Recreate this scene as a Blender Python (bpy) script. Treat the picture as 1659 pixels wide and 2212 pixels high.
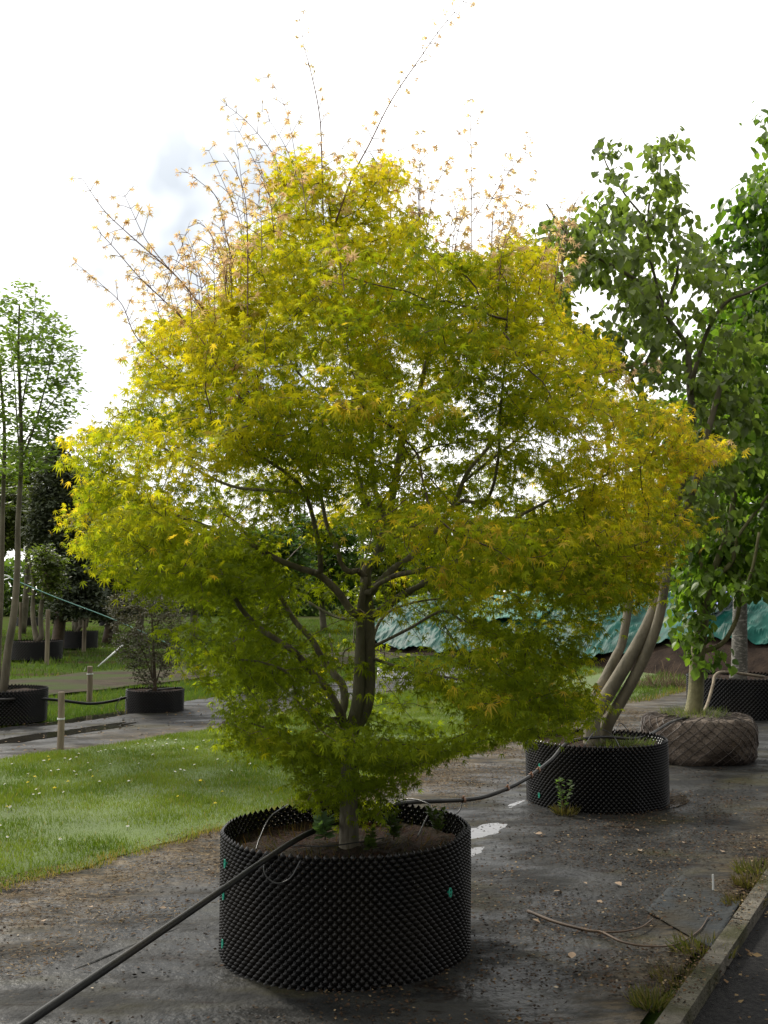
import bpy, math, random
import numpy as np
from mathutils import Vector, kdtree, noise
R = math.radians
for o in list(bpy.data.objects): bpy.data.objects.remove(o)
S = bpy.context.scene
COL = S.collection

# ------------------------------------------------------------------ camera
F, PCX, PCY, EYE = 2200.0, 829.5, 1106.0, 1.67      # focal length and centre on a 1659 x 2212 frame
PITCH = math.atan((1290 - PCY) / F)
cd = bpy.data.cameras.new('camera'); cam = bpy.data.objects.new('camera', cd); COL.objects.link(cam)
cam.location = (0, 0, EYE); cam.rotation_euler = (math.pi / 2 + PITCH, 0, 0)
cd.sensor_fit = 'VERTICAL'; cd.sensor_height = 36; cd.lens = 36 * F / 2212
cd.clip_start = 0.05; cd.clip_end = 2000
S.camera = cam
# ------------------------------------------------------------------ light
SUN_EL, SUN_AZ = R(40), R(-38)                       # azimuth from +Y towards +X
sdir = Vector((math.sin(SUN_AZ) * math.cos(SUN_EL), math.cos(SUN_AZ) * math.cos(SUN_EL), math.sin(SUN_EL)))
sl = bpy.data.lights.new('sun', 'SUN'); so = bpy.data.objects.new('sun', sl); COL.objects.link(so)
sl.energy = 4.0; sl.angle = R(7); sl.color = (1.0, 0.94, 0.84)
so.rotation_euler = (-sdir).to_track_quat('-Z', 'Y').to_euler()
W = bpy.data.worlds.new('World'); S.world = W; W.use_nodes = True
nt = W.node_tree; nt.nodes.clear()
def N(t, typ, **kw):
    n = t.nodes.new(typ)
    for k, v in kw.items():
        if k in n.inputs.keys(): n.inputs[k].default_value = v
        else: setattr(n, k, v)
    return n
out = N(nt, 'ShaderNodeOutputWorld'); bg = N(nt, 'ShaderNodeBackground')
sky = N(nt, 'ShaderNodeTexSky', sky_type='NISHITA', sun_disc=False, sun_elevation=SUN_EL, sun_rotation=SUN_AZ)
tc = N(nt, 'ShaderNodeTexCoord')
sk = N(nt, 'ShaderNodeVectorMath', operation='SCALE'); sk.inputs[3].default_value = 0.10
nt.links.new(sky.outputs[0], sk.inputs[0])
nz = N(nt, 'ShaderNodeTexNoise'); nz.inputs['Scale'].default_value = 2.3; nz.inputs['Detail'].default_value = 4
nt.links.new(tc.outputs['Generated'], nz.inputs['Vector'])
dt = N(nt, 'ShaderNodeVectorMath', operation='DOT_PRODUCT'); dt.inputs[1].default_value = sdir
nt.links.new(tc.outputs['Generated'], dt.inputs[0])
mr = N(nt, 'ShaderNodeMapRange'); mr.inputs[1].default_value = -0.5; mr.inputs[2].default_value = 1.0
mr.inputs[3].default_value = 0.22; mr.inputs[4].default_value = 2.4
nt.links.new(dt.outputs['Value'], mr.inputs[0])
cr = N(nt, 'ShaderNodeMapRange'); cr.inputs[1].default_value = 0.38; cr.inputs[2].default_value = 0.62
cr.inputs[3].default_value = 0.86; cr.inputs[4].default_value = 1.1
nt.links.new(nz.outputs[0], cr.inputs[0])
mm = N(nt, 'ShaderNodeMath', operation='MULTIPLY'); nt.links.new(mr.outputs[0], mm.inputs[0]); nt.links.new(cr.outputs[0], mm.inputs[1])
cc = N(nt, 'ShaderNodeVectorMath', operation='SCALE'); cc.inputs[0].default_value = (1.0, 0.99, 0.97)
nt.links.new(mm.outputs[0], cc.inputs[3])
# a thinner, bluish-grey patch of cloud to the left of the tree
gd = Vector(((430 - PCX) / F, 1, math.tan(math.atan((PCY - 600) / F) + PITCH))).normalized()
d2 = N(nt, 'ShaderNodeVectorMath', operation='DOT_PRODUCT'); d2.inputs[1].default_value = gd
nt.links.new(tc.outputs['Generated'], d2.inputs[0])
m2 = N(nt, 'ShaderNodeMapRange', interpolation_type='SMOOTHSTEP'); m2.inputs[1].default_value = 0.972; m2.inputs[2].default_value = 0.997
m2.inputs[3].default_value = 0.0; m2.inputs[4].default_value = 0.95
nt.links.new(d2.outputs['Value'], m2.inputs[0])
mg = N(nt, 'ShaderNodeMix', data_type='RGBA'); mg.inputs[7].default_value = (0.74, 0.81, 0.89, 1)
pm = N(nt, 'ShaderNodeMath', operation='MULTIPLY', use_clamp=True); pr = N(nt, 'ShaderNodeMapRange'); pn = N(nt, 'ShaderNodeTexNoise'); pn.inputs['Scale'].default_value = 9; pn.inputs['Detail'].default_value = 3
nt.links.new(tc.outputs['Generated'], pn.inputs['Vector']); pr.inputs[1].default_value = .15; pr.inputs[2].default_value = .55; nt.links.new(pn.outputs[0], pr.inputs[0])
nt.links.new(m2.outputs[0], pm.inputs[0]); nt.links.new(pr.outputs[0], pm.inputs[1]); nt.links.new(pm.outputs[0], mg.inputs[0]); nt.links.new(cc.outputs[0], mg.inputs[6])
mx = N(nt, 'ShaderNodeMix', data_type='RGBA'); mx.inputs[0].default_value = 0.93
nt.links.new(sk.outputs[0], mx.inputs[6]); nt.links.new(mg.outputs[2], mx.inputs[7])
nt.links.new(mx.outputs[2], bg.inputs[0]); nt.links.new(bg.outputs[0], out.inputs[0])
S.view_settings.view_transform = 'Standard'; S.view_settings.look = 'None'
S.view_settings.exposure = 0.0; S.view_settings.gamma = 1.0
try:
    S.cycles.max_bounces = 8; S.cycles.transmission_bounces = 6; S.cycles.diffuse_bounces = 4
except Exception: pass

# ------------------------------------------------------------------ helpers
def ray(px, py):
    a, b = (px - PCX) / F, (PCY - py) / F
    c, s = math.cos(PITCH), math.sin(PITCH)
    return Vector((a, c - b * s, s + b * c))
def at(px, py, Y):
    d = ray(px, py); return Vector((d.x * Y / d.y, Y, EYE + d.z * Y / d.y))
def G(px, py, z=0.0):
    d = ray(px, py); t = (z - EYE) / d.z; return Vector((d.x * t, d.y * t, z))
def mat(name, base=(0.5, 0.5, 0.5), rough=0.6, noise_scale=None, col2=None, contrast=(0.35, 0.65), bump=0.0, bscale=None, spec=0.5, coords='Object', rough2=None, detail=6, stretch=None, col3=None):
    m = bpy.data.materials.new(name); m.use_nodes = True; t = m.node_tree; b = t.nodes['Principled BSDF']
    b.inputs['Base Color'].default_value = (*base, 1); b.inputs['Roughness'].default_value = rough
    b.inputs['Specular IOR Level'].default_value = spec
    if noise_scale:
        tcn = N(t, 'ShaderNodeTexCoord'); mp = N(t, 'ShaderNodeMapping')
        if stretch: mp.inputs['Scale'].default_value = stretch[:3]
        if stretch and len(stretch) > 3: mp.inputs['Rotation'].default_value[2] = stretch[3]
        t.links.new(tcn.outputs[coords], mp.inputs[0])
        n = N(t, 'ShaderNodeTexNoise'); n.inputs['Scale'].default_value = noise_scale; n.inputs['Detail'].default_value = detail
        n.inputs['Roughness'].default_value = 0.6
        t.links.new(mp.outputs[0], n.inputs['Vector'])
        rp = N(t, 'ShaderNodeValToRGB'); e = rp.color_ramp.elements
        e[0].position, e[1].position = contrast; e[0].color = (*base, 1); e[1].color = (*(col2 or base), 1)
        t.links.new(n.outputs[0], rp.inputs[0]); cout = rp.outputs[0]
        if col3:
            n3 = N(t, 'ShaderNodeTexNoise'); n3.inputs['Scale'].default_value = noise_scale * 0.27; n3.inputs['Detail'].default_value = 5
            t.links.new(mp.outputs[0], n3.inputs['Vector'])
            r3 = N(t, 'ShaderNodeMapRange'); r3.inputs[1].default_value = 0.46; r3.inputs[2].default_value = 0.62
            t.links.new(n3.outputs[0], r3.inputs[0])
            x3 = N(t, 'ShaderNodeMix', data_type='RGBA'); x3.inputs[7].default_value = (*col3, 1)
            t.links.new(r3.outputs[0], x3.inputs[0]); t.links.new(cout, x3.inputs[6]); cout = x3.outputs[2]
        t.links.new(cout, b.inputs['Base Color'])
        if rough2 is not None:
            rr = N(t, 'ShaderNodeMapRange'); rr.inputs[1].default_value = 0.35; rr.inputs[2].default_value = 0.65
            rr.inputs[3].default_value = rough; rr.inputs[4].default_value = rough2
            nn = N(t, 'ShaderNodeTexNoise'); nn.inputs['Scale'].default_value = noise_scale * 0.4; nn.inputs['Detail'].default_value = 5
            t.links.new(mp.outputs[0], nn.inputs['Vector']); t.links.new(nn.outputs[0], rr.inputs[0]); t.links.new(rr.outputs[0], b.inputs['Roughness'])
        if bump:
            bn = N(t, 'ShaderNodeTexNoise'); bn.inputs['Scale'].default_value = bscale or noise_scale * 4; bn.inputs['Detail'].default_value = 8
            t.links.new(mp.outputs[0], bn.inputs['Vector'])
            bp = N(t, 'ShaderNodeBump'); bp.inputs['Strength'].default_value = bump; bp.inputs['Distance'].default_value = 0.02
            t.links.new(bn.outputs[0], bp.inputs['Height']); t.links.new(bp.outputs[0], b.inputs['Normal'])
    return m
def leaf_mat(name, trans=0.5, tboost=(1.3, 1.2, 0.5), rough=0.45, spec=0.35):
    m = bpy.data.materials.new(name); m.use_nodes = True; t = m.node_tree; b = t.nodes['Principled BSDF']
    a = N(t, 'ShaderNodeAttribute'); a.attribute_name = 'tint'
    b.inputs['Roughness'].default_value = rough; b.inputs['Specular IOR Level'].default_value = spec
    t.links.new(a.outputs['Color'], b.inputs['Base Color'])
    if trans > 0:
        tr = N(t, 'ShaderNodeBsdfTranslucent')
        v = N(t, 'ShaderNodeVectorMath', operation='MULTIPLY'); v.inputs[1].default_value = tboost
        t.links.new(a.outputs['Color'], v.inputs[0]); t.links.new(v.outputs[0], tr.inputs[0])
        mxs = N(t, 'ShaderNodeMixShader'); mxs.inputs[0].default_value = trans
        t.links.new(b.outputs[0], mxs.inputs[1]); t.links.new(tr.outputs[0], mxs.inputs[2])
        t.links.new(mxs.outputs[0], t.nodes['Material Output'].inputs[0])
    return m
def tag(o, label=None, cat=None, group=None, kind=None):
    if label: o['label'] = label
    if cat: o['category'] = cat
    if group: o['group'] = group
    if kind: o['kind'] = kind
    return o
def empty(name, loc, label, cat, group=None):
    o = bpy.data.objects.new(name, None); COL.objects.link(o); o.location = loc; o.empty_display_size = 0.1
    return tag(o, label, cat, group)
def link_mesh(name, me, m=None, parent=None, smooth=False):
    o = bpy.data.objects.new(name, me); COL.objects.link(o)
    if m is not None:
        for x in (m if isinstance(m, (list, tuple)) else [m]): me.materials.append(x)
    if parent is not None:
        o.parent = parent
        o.matrix_parent_inverse.identity()
        if parent.type == 'EMPTY' or parent.parent:   # geometry was written in world space: shift into the parent's frame
            off = Vector(parent.location)
            q = parent.parent
            while q: off += Vector(q.location); q = q.parent
            o.location = -off
    if smooth:
        me.polygons.foreach_set('use_smooth', np.ones(len(me.polygons), bool))
    me.update(); return o
class MB:
    def __init__(s): s.v = []; s.f = []; s.mi = []
    def add(s, vs, fs, mi=0):
        k = len(s.v); s.v += [tuple(p) for p in vs]; s.f += [tuple(i + k for i in f) for f in fs]; s.mi += [mi] * len(fs)
    def box(s, c, d, rz=0, mi=0):
        cx, cy, cz = c; dx, dy, dz = d[0] / 2, d[1] / 2, d[2] / 2; ca, sa = math.cos(rz), math.sin(rz)
        vs = [(cx + x * dx * ca - y * dy * sa, cy + x * dx * sa + y * dy * ca, cz + z * dz) for z in (-1, 1) for x, y in ((-1, -1), (1, -1), (1, 1), (-1, 1))]
        s.add(vs, [(3, 2, 1, 0), (4, 5, 6, 7), (0, 1, 5, 4), (1, 2, 6, 5), (2, 3, 7, 6), (3, 0, 4, 7)], mi)
    def tube(s, pts, rad, n=8, mi=0, cap=True):
        pts = [Vector(p) for p in pts]; m = len(pts)
        if not hasattr(rad, '__len__'): rad = [rad] * m
        k = len(s.v); up = None
        for i, p in enumerate(pts):
            t = (pts[min(i + 1, m - 1)] - pts[max(i - 1, 0)])
            t = t.normalized() if t.length > 1e-9 else Vector((0, 0, 1))
            if up is None:
                up = t.orthogonal().normalized()
            up = (up - t * up.dot(t)); up = up.normalized() if up.length > 1e-6 else t.orthogonal().normalized()
            w = t.cross(up)
            for j in range(n):
                a = 2 * math.pi * j / n
                s.v.append(tuple(p + (up * math.cos(a) + w * math.sin(a)) * rad[i]))
        for i in range(m - 1):
            for j in range(n):
                a, b = k + i * n + j, k + i * n + (j + 1) % n
                s.f.append((a, b, b + n, a + n)); s.mi.append(mi)
        if cap:
            s.f.append(tuple(k + j for j in range(n))[::-1]); s.mi.append(mi)
            s.f.append(tuple(k + (m - 1) * n + j for j in range(n))); s.mi.append(mi)
    def build(s, name, m, parent=None, smooth=False):
        me = bpy.data.meshes.new(name); me.from_pydata(s.v, [], s.f); me.update()
        o = link_mesh(name, me, m, parent, smooth)
        if max(s.mi or [0]) > 0: me.polygons.foreach_set('material_index', s.mi)
        return o
def smooth_path(pts, n=6):
    """Catmull-Rom through the points."""
    P = [Vector(p) for p in pts]
    if len(P) < 3: return P
    E = [P[0] * 2 - P[1]] + P + [P[-1] * 2 - P[-2]]
    res = []
    for i in range(1, len(E) - 2):
        for k in range(n):
            t = k / n; a, b, c, d = E[i - 1], E[i], E[i + 1], E[i + 2]
            res.append(0.5 * ((2 * b) + (c - a) * t + (2 * a - 5 * b + 4 * c - d) * t * t + (3 * b - a - 3 * c + d) * t ** 3))
    res.append(P[-1]); return res
def np_mesh(name, V, Fq, tint=None):
    """V (n,3), Fq (m,k) all with the same k."""
    me = bpy.data.meshes.new(name); k = Fq.shape[1]
    me.vertices.add(len(V)); me.vertices.foreach_set('co', V.astype(np.float32).ravel())
    me.loops.add(Fq.size); me.loops.foreach_set('vertex_index', Fq.astype(np.int32).ravel())
    me.polygons.add(len(Fq)); me.polygons.foreach_set('loop_start', np.arange(0, Fq.size, k, dtype=np.int32))
    try: me.polygons.foreach_set('loop_total', np.full(len(Fq), k, dtype=np.int32))
    except Exception: pass
    me.update(calc_edges=True)
    if tint is not None:
        a = me.attributes.new('tint', 'FLOAT_COLOR', 'POINT')
        c = np.ones((len(V), 4), np.float32); c[:, :3] = tint; a.data.foreach_set('color', c.ravel())
    me.validate(); return me
def scatter(TV, TF, P, D, Nn, Sz, C):
    """copies of a template: +Y of the template runs along D, +Z along Nn. C: per-copy colour."""
    D = D / np.linalg.norm(D, axis=1, keepdims=True)
    X = np.cross(D, Nn); X /= np.maximum(np.linalg.norm(X, axis=1, keepdims=True), 1e-6); Z = np.cross(X, D)
    T = np.asarray(TV, float); n, k = len(P), len(T)
    V = P[:, None, :] + Sz[:, None, None] * (T[None, :, 0:1] * X[:, None, :] + T[None, :, 1:2] * D[:, None, :] + T[None, :, 2:3] * Z[:, None, :])
    Fq = (np.asarray(TF)[None] + (np.arange(n) * k)[:, None, None]).reshape(-1, len(TF[0]))
    return V.reshape(-1, 3), Fq, np.repeat(C, k, axis=0)
def palmate(n=7, droop=0.28, petiole=0.55):
    spec = {7: [(-128, .36), (-84, .70), (-41, .92), (0, 1.0), (41, .92), (84, .70), (128, .36)], 5: [(-95, .6), (-48, .88), (0, 1.0), (48, .88), (95, .6)]}[n]
    V = [(0, 0, 0)]; Fc = []; angs = [a for a, _ in spec]; ni = []
    notch = [angs[0] - 28] + [(angs[i] + angs[i + 1]) / 2 for i in range(n - 1)] + [angs[-1] + 28]
    for i, a in enumerate(notch):
        r = 0.22 if 0 < i < n else 0.12
        V.append((r * math.sin(R(a)), r * math.cos(R(a)), 0.0)); ni.append(len(V) - 1)
    for i, (a, L) in enumerate(spec):
        sa, ca = math.sin(R(a)), math.cos(R(a)); m = .5 * L; w = .082
        V.append((L * sa, L * ca, -droop * L * L)); t = len(V) - 1
        V.append((m * sa - w * ca, m * ca + w * sa, -droop * m * m + .02)); V.append((m * sa + w * ca, m * ca - w * sa, -droop * m * m + .02))
        Fc += [(0, ni[i], t + 1), (0, t + 1, t + 2), (0, t + 2, ni[i + 1]), (t + 1, t, t + 2)]
    if petiole:
        k = len(V); w = 0.022; V += [(-w, 0, 0), (w, 0, 0), (0, -petiole, 0.12)]; Fc.append((k, k + 1, k + 2))
    return V, Fc
PALM7, PALM5 = palmate(7), palmate(5)
OVATE = ([(0, 0, 0), (0.30, 0.26, .06), (0.34, 0.52, .05), (0.16, 0.82, -.03), (0, 1.0, -.12), (-0.16, 0.82, -.03), (-0.34, 0.52, .05), (-0.30, 0.26, .06), (0, 0.5, -.02), (-.015, 0, 0), (.015, 0, 0), (0, -.3, .08)],
         [(0, 1, 8), (1, 2, 8), (2, 3, 8), (3, 4, 8), (4, 5, 8), (5, 6, 8), (6, 7, 8), (7, 0, 8), (9, 10, 11)])
RHOMB = ([(0, 0, 0), (0.28, 0.5, 0.05), (0, 1, 0), (-0.28, 0.5, 0.05)], [(0, 1, 2), (0, 2, 3)])
NEEDLE = ([(-.06, 0, 0), (.06, 0, 0), (0, 1, 0)], [(0, 1, 2)])
def fbm(p, s=1.0): return noise.noise(Vector(p) * s)

# ------------------------------------------------------------------ tree growth (space colonisation)
class Tree:
    def __init__(s, seed=1):
        s.pos = []; s.par = []; s.rad = []; s.scaf = []; s.rng = np.random.default_rng(seed); s.paths = []
    def scaffold(s, pts, r0, r1, kind='limb', attach=None, n=5):
        P = smooth_path(pts, n)
        par = -1
        if s.pos and attach is not False:
            d = [(Vector(q) - P[0]).length for q in s.pos]; par = int(np.argmin(d))
        idx = []
        for i, p in enumerate(P):
            if i == 0 and par >= 0:
                idx.append(par); continue
            s.pos.append(tuple(p)); s.par.append(par); s.rad.append(r0 + (r1 - r0) * i / max(1, len(P) - 1)); s.scaf.append(True)
            par = len(s.pos) - 1; idx.append(par)
        s.paths.append((kind, [Vector(s.pos[i]) for i in idx], [r0 + (r1 - r0) * (i / max(1, len(P) - 1)) for i in range(len(P))]))
        return P
    def grow(s, A, step=0.07, infl=0.9, kill=0.1, iters=60, jitter=0.15, up=0.0):
        A = [Vector(a) for a in A]; s.ns = len(s.pos); P = [Vector(p) for p in s.pos]
        for it in range(iters):
            if not A: break
            kd = kdtree.KDTree(len(P))
            for i, p in enumerate(P): kd.insert(p, i)
            kd.balance(); acc = {}; keep = []
            for a in A:
                co, i, d = kd.find(a)
                if d < kill: continue
                keep.append(a)
                if d < infl:
                    v = (a - co) / d
                    acc[i] = acc[i] + v if i in acc else v
            A = keep
            if not acc: 
                infl *= 1.5
                if infl > 60: break
                continue
            for i, v in acc.items():
                d = v.normalized() + Vector(s.rng.normal(0, jitter, 3)) + Vector((0, 0, up))
                q = P[i] + d.normalized() * step
                P.append(q); s.pos.append(tuple(q)); s.par.append(i); s.rad.append(0); s.scaf.append(False)
    def finish(s, rtip=0.0016, ex=2.3):
        n = len(s.pos); s.kids = [[] for _ in range(n)]
        for i, p in enumerate(s.par):
            if p >= 0: s.kids[p].append(i)
        w = [0.0] * n
        for i in range(n - 1, -1, -1):
            if w[i] == 0: w[i] = rtip ** ex
            if s.par[i] >= 0: w[s.par[i]] += w[i]
        for i in range(n):
            if not s.scaf[i]: s.rad[i] = w[i] ** (1 / ex)
    def twig_mesh(s, mb, minr=0.0, maxr=0.012):
        n = len(s.pos); used = set()
        for i in range(s.ns, n):
            if i in used: continue
            # start of a chain
            chain = [s.par[i], i]; used.add(i); c = i
            while True:
                ks = [k for k in s.kids[c] if k not in used]
                if not ks: break
                c = max(ks, key=lambda k: s.rad[k]); used.add(c); chain.append(c)
            rr = [min(maxr, max(s.rad[j] if not s.scaf[j] else s.rad[chain[1]], minr)) for j in chain]
            rr[0] = rr[1]
            sides = 6 if rr[0] > 0.008 else (4 if rr[0] > 0.004 else 3)
            mb.tube([s.pos[j] for j in chain], rr, sides, cap=False)
    def leaf_sites(s, maxr=0.006):
        P, D = [], []
        for i in range(s.ns, len(s.pos)):
            if s.rad[i] <= maxr:
                P.append(s.pos[i]); D.append(tuple(Vector(s.pos[i]) - Vector(s.pos[s.par[i]])))
        return np.array(P), np.array(D)
def leaves(P, D, per, size, tmpl, colfn, rng, spread=0.06, tilt=(5, 55), along=0.5, upn=1.0, sizej=0.25):
    n = len(P); idx = np.repeat(np.arange(n), per); n = len(idx)
    Pp = P[idx] + rng.normal(0, spread, (n, 3)) * np.array([1, 1, .45])
    ang = rng.uniform(0, 2 * np.pi, n); Dd = D[idx] / np.maximum(np.linalg.norm(D[idx], axis=1, keepdims=True), 1e-6)
    h = np.stack([np.cos(ang), np.sin(ang), np.zeros(n)], 1) + along * Dd; h[:, 2] *= 0.4
    h /= np.linalg.norm(h, axis=1, keepdims=True)
    tl = np.radians(rng.uniform(tilt[0], tilt[1], n)); h[:, 2] -= np.tan(tl) * 0.8
    nn = rng.normal(0, 0.38, (n, 3)); nn[:, 2] += upn
    sz = size * (1 + rng.normal(0, sizej, n)).clip(.45, 1.6)
    return scatter(tmpl[0], tmpl[1], Pp, h, nn, sz, colfn(Pp, rng))

# ------------------------------------------------------------------ materials
M = {}
M['bark'] = mat('maple_bark', (0.085, 0.07, 0.05), .85, 14, (0.23, 0.20, 0.155), bump=1, bscale=50, stretch=(1, 1, .28), contrast=(.38, .6), col3=(.12, .115, .07))
M['twig'] = mat('twig_bark', (0.05, 0.032, 0.02), .7, 12, (0.11, 0.07, 0.04))
M['redtwig'] = mat('young_twig_bark', (0.12, 0.045, 0.03), .6, 12, (0.17, 0.09, 0.05))
M['greybark'] = mat('pale_grey_bark', (0.08, 0.07, 0.045), .85, 7, (0.18, 0.155, 0.105), bump=.4, bscale=40, stretch=(1, 1, .4))
M['greenbark'] = mat('algae_green_bark', (0.09, 0.085, 0.035), .8, 8, (0.2, 0.18, 0.085), bump=.4, bscale=40)
M['specklebark'] = mat('speckled_grey_bark', (0.09, 0.085, 0.07), .85, 28, (0.33, 0.31, 0.27), contrast=(.5, .68), bump=.5, bscale=60, stretch=(.6, .6, 1.6))
M['maple_leaf'] = leaf_mat('golden_maple_leaf', .6, (1.62, 1.5, .5), rough=.6, spec=.1)
M['shoot_leaf'] = leaf_mat('young_leaf_with_glare', .6, (1.3, 1.2, 1.0))
M['leaf'] = leaf_mat('green_leaf', .52, (1.4, 1.65, .5))
M['needle'] = leaf_mat('dull_leaf', .15, (1.2, 1.2, .5), rough=.7, spec=.15)
M['plastic'] = mat('black_dimpled_plastic', (0.005, 0.005, 0.0055), .13, 5, (0.006, 0.006, 0.006), spec=.22, rough2=.24, col3=(.012, .010, .008))
M['soil'] = mat('potting_soil', (0.009, 0.005, 0.003), .95, 30, (0.036, 0.015, 0.007), bump=1, bscale=70, col3=(.022, .016, .008), spec=.15)
M['clip'] = mat('green_clip_plastic', (0.02, 0.33, 0.22), .4)
M['hose'] = mat('grey_black_hose', (0.008, 0.0085, 0.009), .42, 9, (0.016, 0.016, 0.016), rough2=.6, spec=.25, col3=(.022, .019, .015))
M['drip'] = mat('thin_drip_tube', (0.02, 0.02, 0.02), .35)
M['brass'] = mat('brown_connector', (0.22, 0.1, 0.05), .5)
M['wood'] = mat('weathered_post_wood', (0.13, 0.1, 0.065), .85, 10, (0.27, 0.22, 0.15), bump=.5, stretch=(1, 1, .15))
M['white'] = mat('white_plastic', (0.7, 0.72, 0.7), .5)
M['rope'] = mat('green_rope', (0.10, 0.25, 0.21), .7)
M['kerb'] = mat('kerb_concrete', (0.06, 0.055, 0.042), .95, 9, (0.17, 0.155, 0.125), bump=1, bscale=70, col3=(.045, .045, .02), spec=.2)
M['asphalt'] = mat('dark_tarmac', (0.010, 0.010, 0.011), .85, 60, (0.034, 0.033, 0.032), bump=1, bscale=160, spec=.12)
M['tarp'] = mat('green_tarpaulin', (0.002, 0.035, 0.027), .5, 2.0, (0.008, 0.085, 0.065), spec=.08)
M['tarpblue'] = mat('lilac_blue_tarpaulin', (0.16, 0.17, 0.55), .28, 2.5, (0.25, 0.27, 0.66))
M['burlap'] = mat('rootball_sacking', (0.02, 0.012, 0.008), .95, 5, (0.10, 0.072, 0.048), bump=1, bscale=40, col3=(.14, .11, .085), contrast=(.4, .7))
M['wire'] = mat('rusty_wire', (0.06, 0.045, 0.035), .6)
M['water'] = mat('puddle_water', (0.018, 0.017, 0.015), .04, 9, (0.03, 0.027, 0.02), spec=.5, bump=.06, bscale=12)
M['heap'] = mat('heap_soil', (0.012, 0.008, 0.006), .95, 3, (0.034, 0.023, 0.016), bump=1, bscale=20, spec=.08)
M['litter'] = leaf_mat('dry_litter', 0, rough=.8, spec=.1)
M['grassb'] = leaf_mat('grass_blade', .4, (1.3, 1.4, .5), rough=.5, spec=.2)
M['petal'] = mat('white_petal', (0.75, 0.75, 0.72), .6); M['yellow'] = mat('yellow_petal', (0.75, 0.6, 0.02), .6)

# ------------------------------------------------------------------ ground
UD = Vector((math.sin(R(29.6)), math.cos(R(29.6)), 0)); VD = Vector((-UD.y, UD.x, 0))   # along the rows / towards the lawn
def uv(p): return (p.x * UD.x + p.y * UD.y, p.x * VD.x + p.y * VD.y)
def from_uv(u, v, z=0): return Vector((UD.x * u + VD.x * v, UD.y * u + VD.y * v, z))
lawn_near = [uv(G(x, y)) for x, y in ((-300, 2010), (0, 1923), (240, 1862), (478, 1793), (640, 1742), (877, 1667), (1010, 1628), (1134, 1593), (1290, 1540), (1407, 1493))]
lawn_near = [(lawn_near[0][0] - 8, lawn_near[0][1])] + lawn_near + [(lawn_near[-1][0] + 3, lawn_near[-1][1] + .2), (60, lawn_near[-1][1] + .6)]
kerb_v = (uv(G(1465, 2212))[1] + uv(G(1659, 1919))[1]) / 2
lawn_far = [uv(G(x, y)) for x, y in ((-300, 1690), (0, 1645), (220, 1615), (440, 1582), (640, 1540), (820, 1505), (1000, 1480))]
lawn_far = [(lawn_far[0][0] - 12, lawn_far[0][1])] + lawn_far + [(lawn_far[-1][0] + 3, lawn_far[-1][1] - .1), (60, lawn_far[-1][1])]
def interp(tab, u):
    us = [a for a, _ in tab]; vs = [b for _, b in tab]; return float(np.interp(u, us, vs))
def vn(u): return interp(lawn_near, u) + 0.09 * fbm((u * 1.7, 3, 0)) + .07 * fbm((u * 5, 7, 0)) + .03 * fbm((u * 17, 7, 0))
def vf(u): return interp(lawn_far, u) + 0.10 * fbm((u * 1.1, 9, 0)) + .05 * fbm((u * 4, 2, 0))
print('kerb v', kerb_v, 'lawn near', [(round(a, 2), round(b, 2)) for a, b in lawn_near], 'far', [(round(a, 2), round(b, 2)) for a, b in lawn_far])

ground_m = mat('rough_grass_and_mud', (0.035, 0.06, 0.012), .95, .8, (0.06, 0.095, 0.02), bump=.6, bscale=30, col3=(.05, .038, .025), stretch=(1, 3.2, 1, -R(60.4)), spec=.0)
me = bpy.data.meshes.new('ground'); me.from_pydata([(-600, -200, -.05), (600, -200, -.05), (600, 900, -.05), (-600, 900, -.05)], [], [(0, 1, 2, 3)])
tag(link_mesh('ground', me, ground_m), kind='structure')

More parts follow.
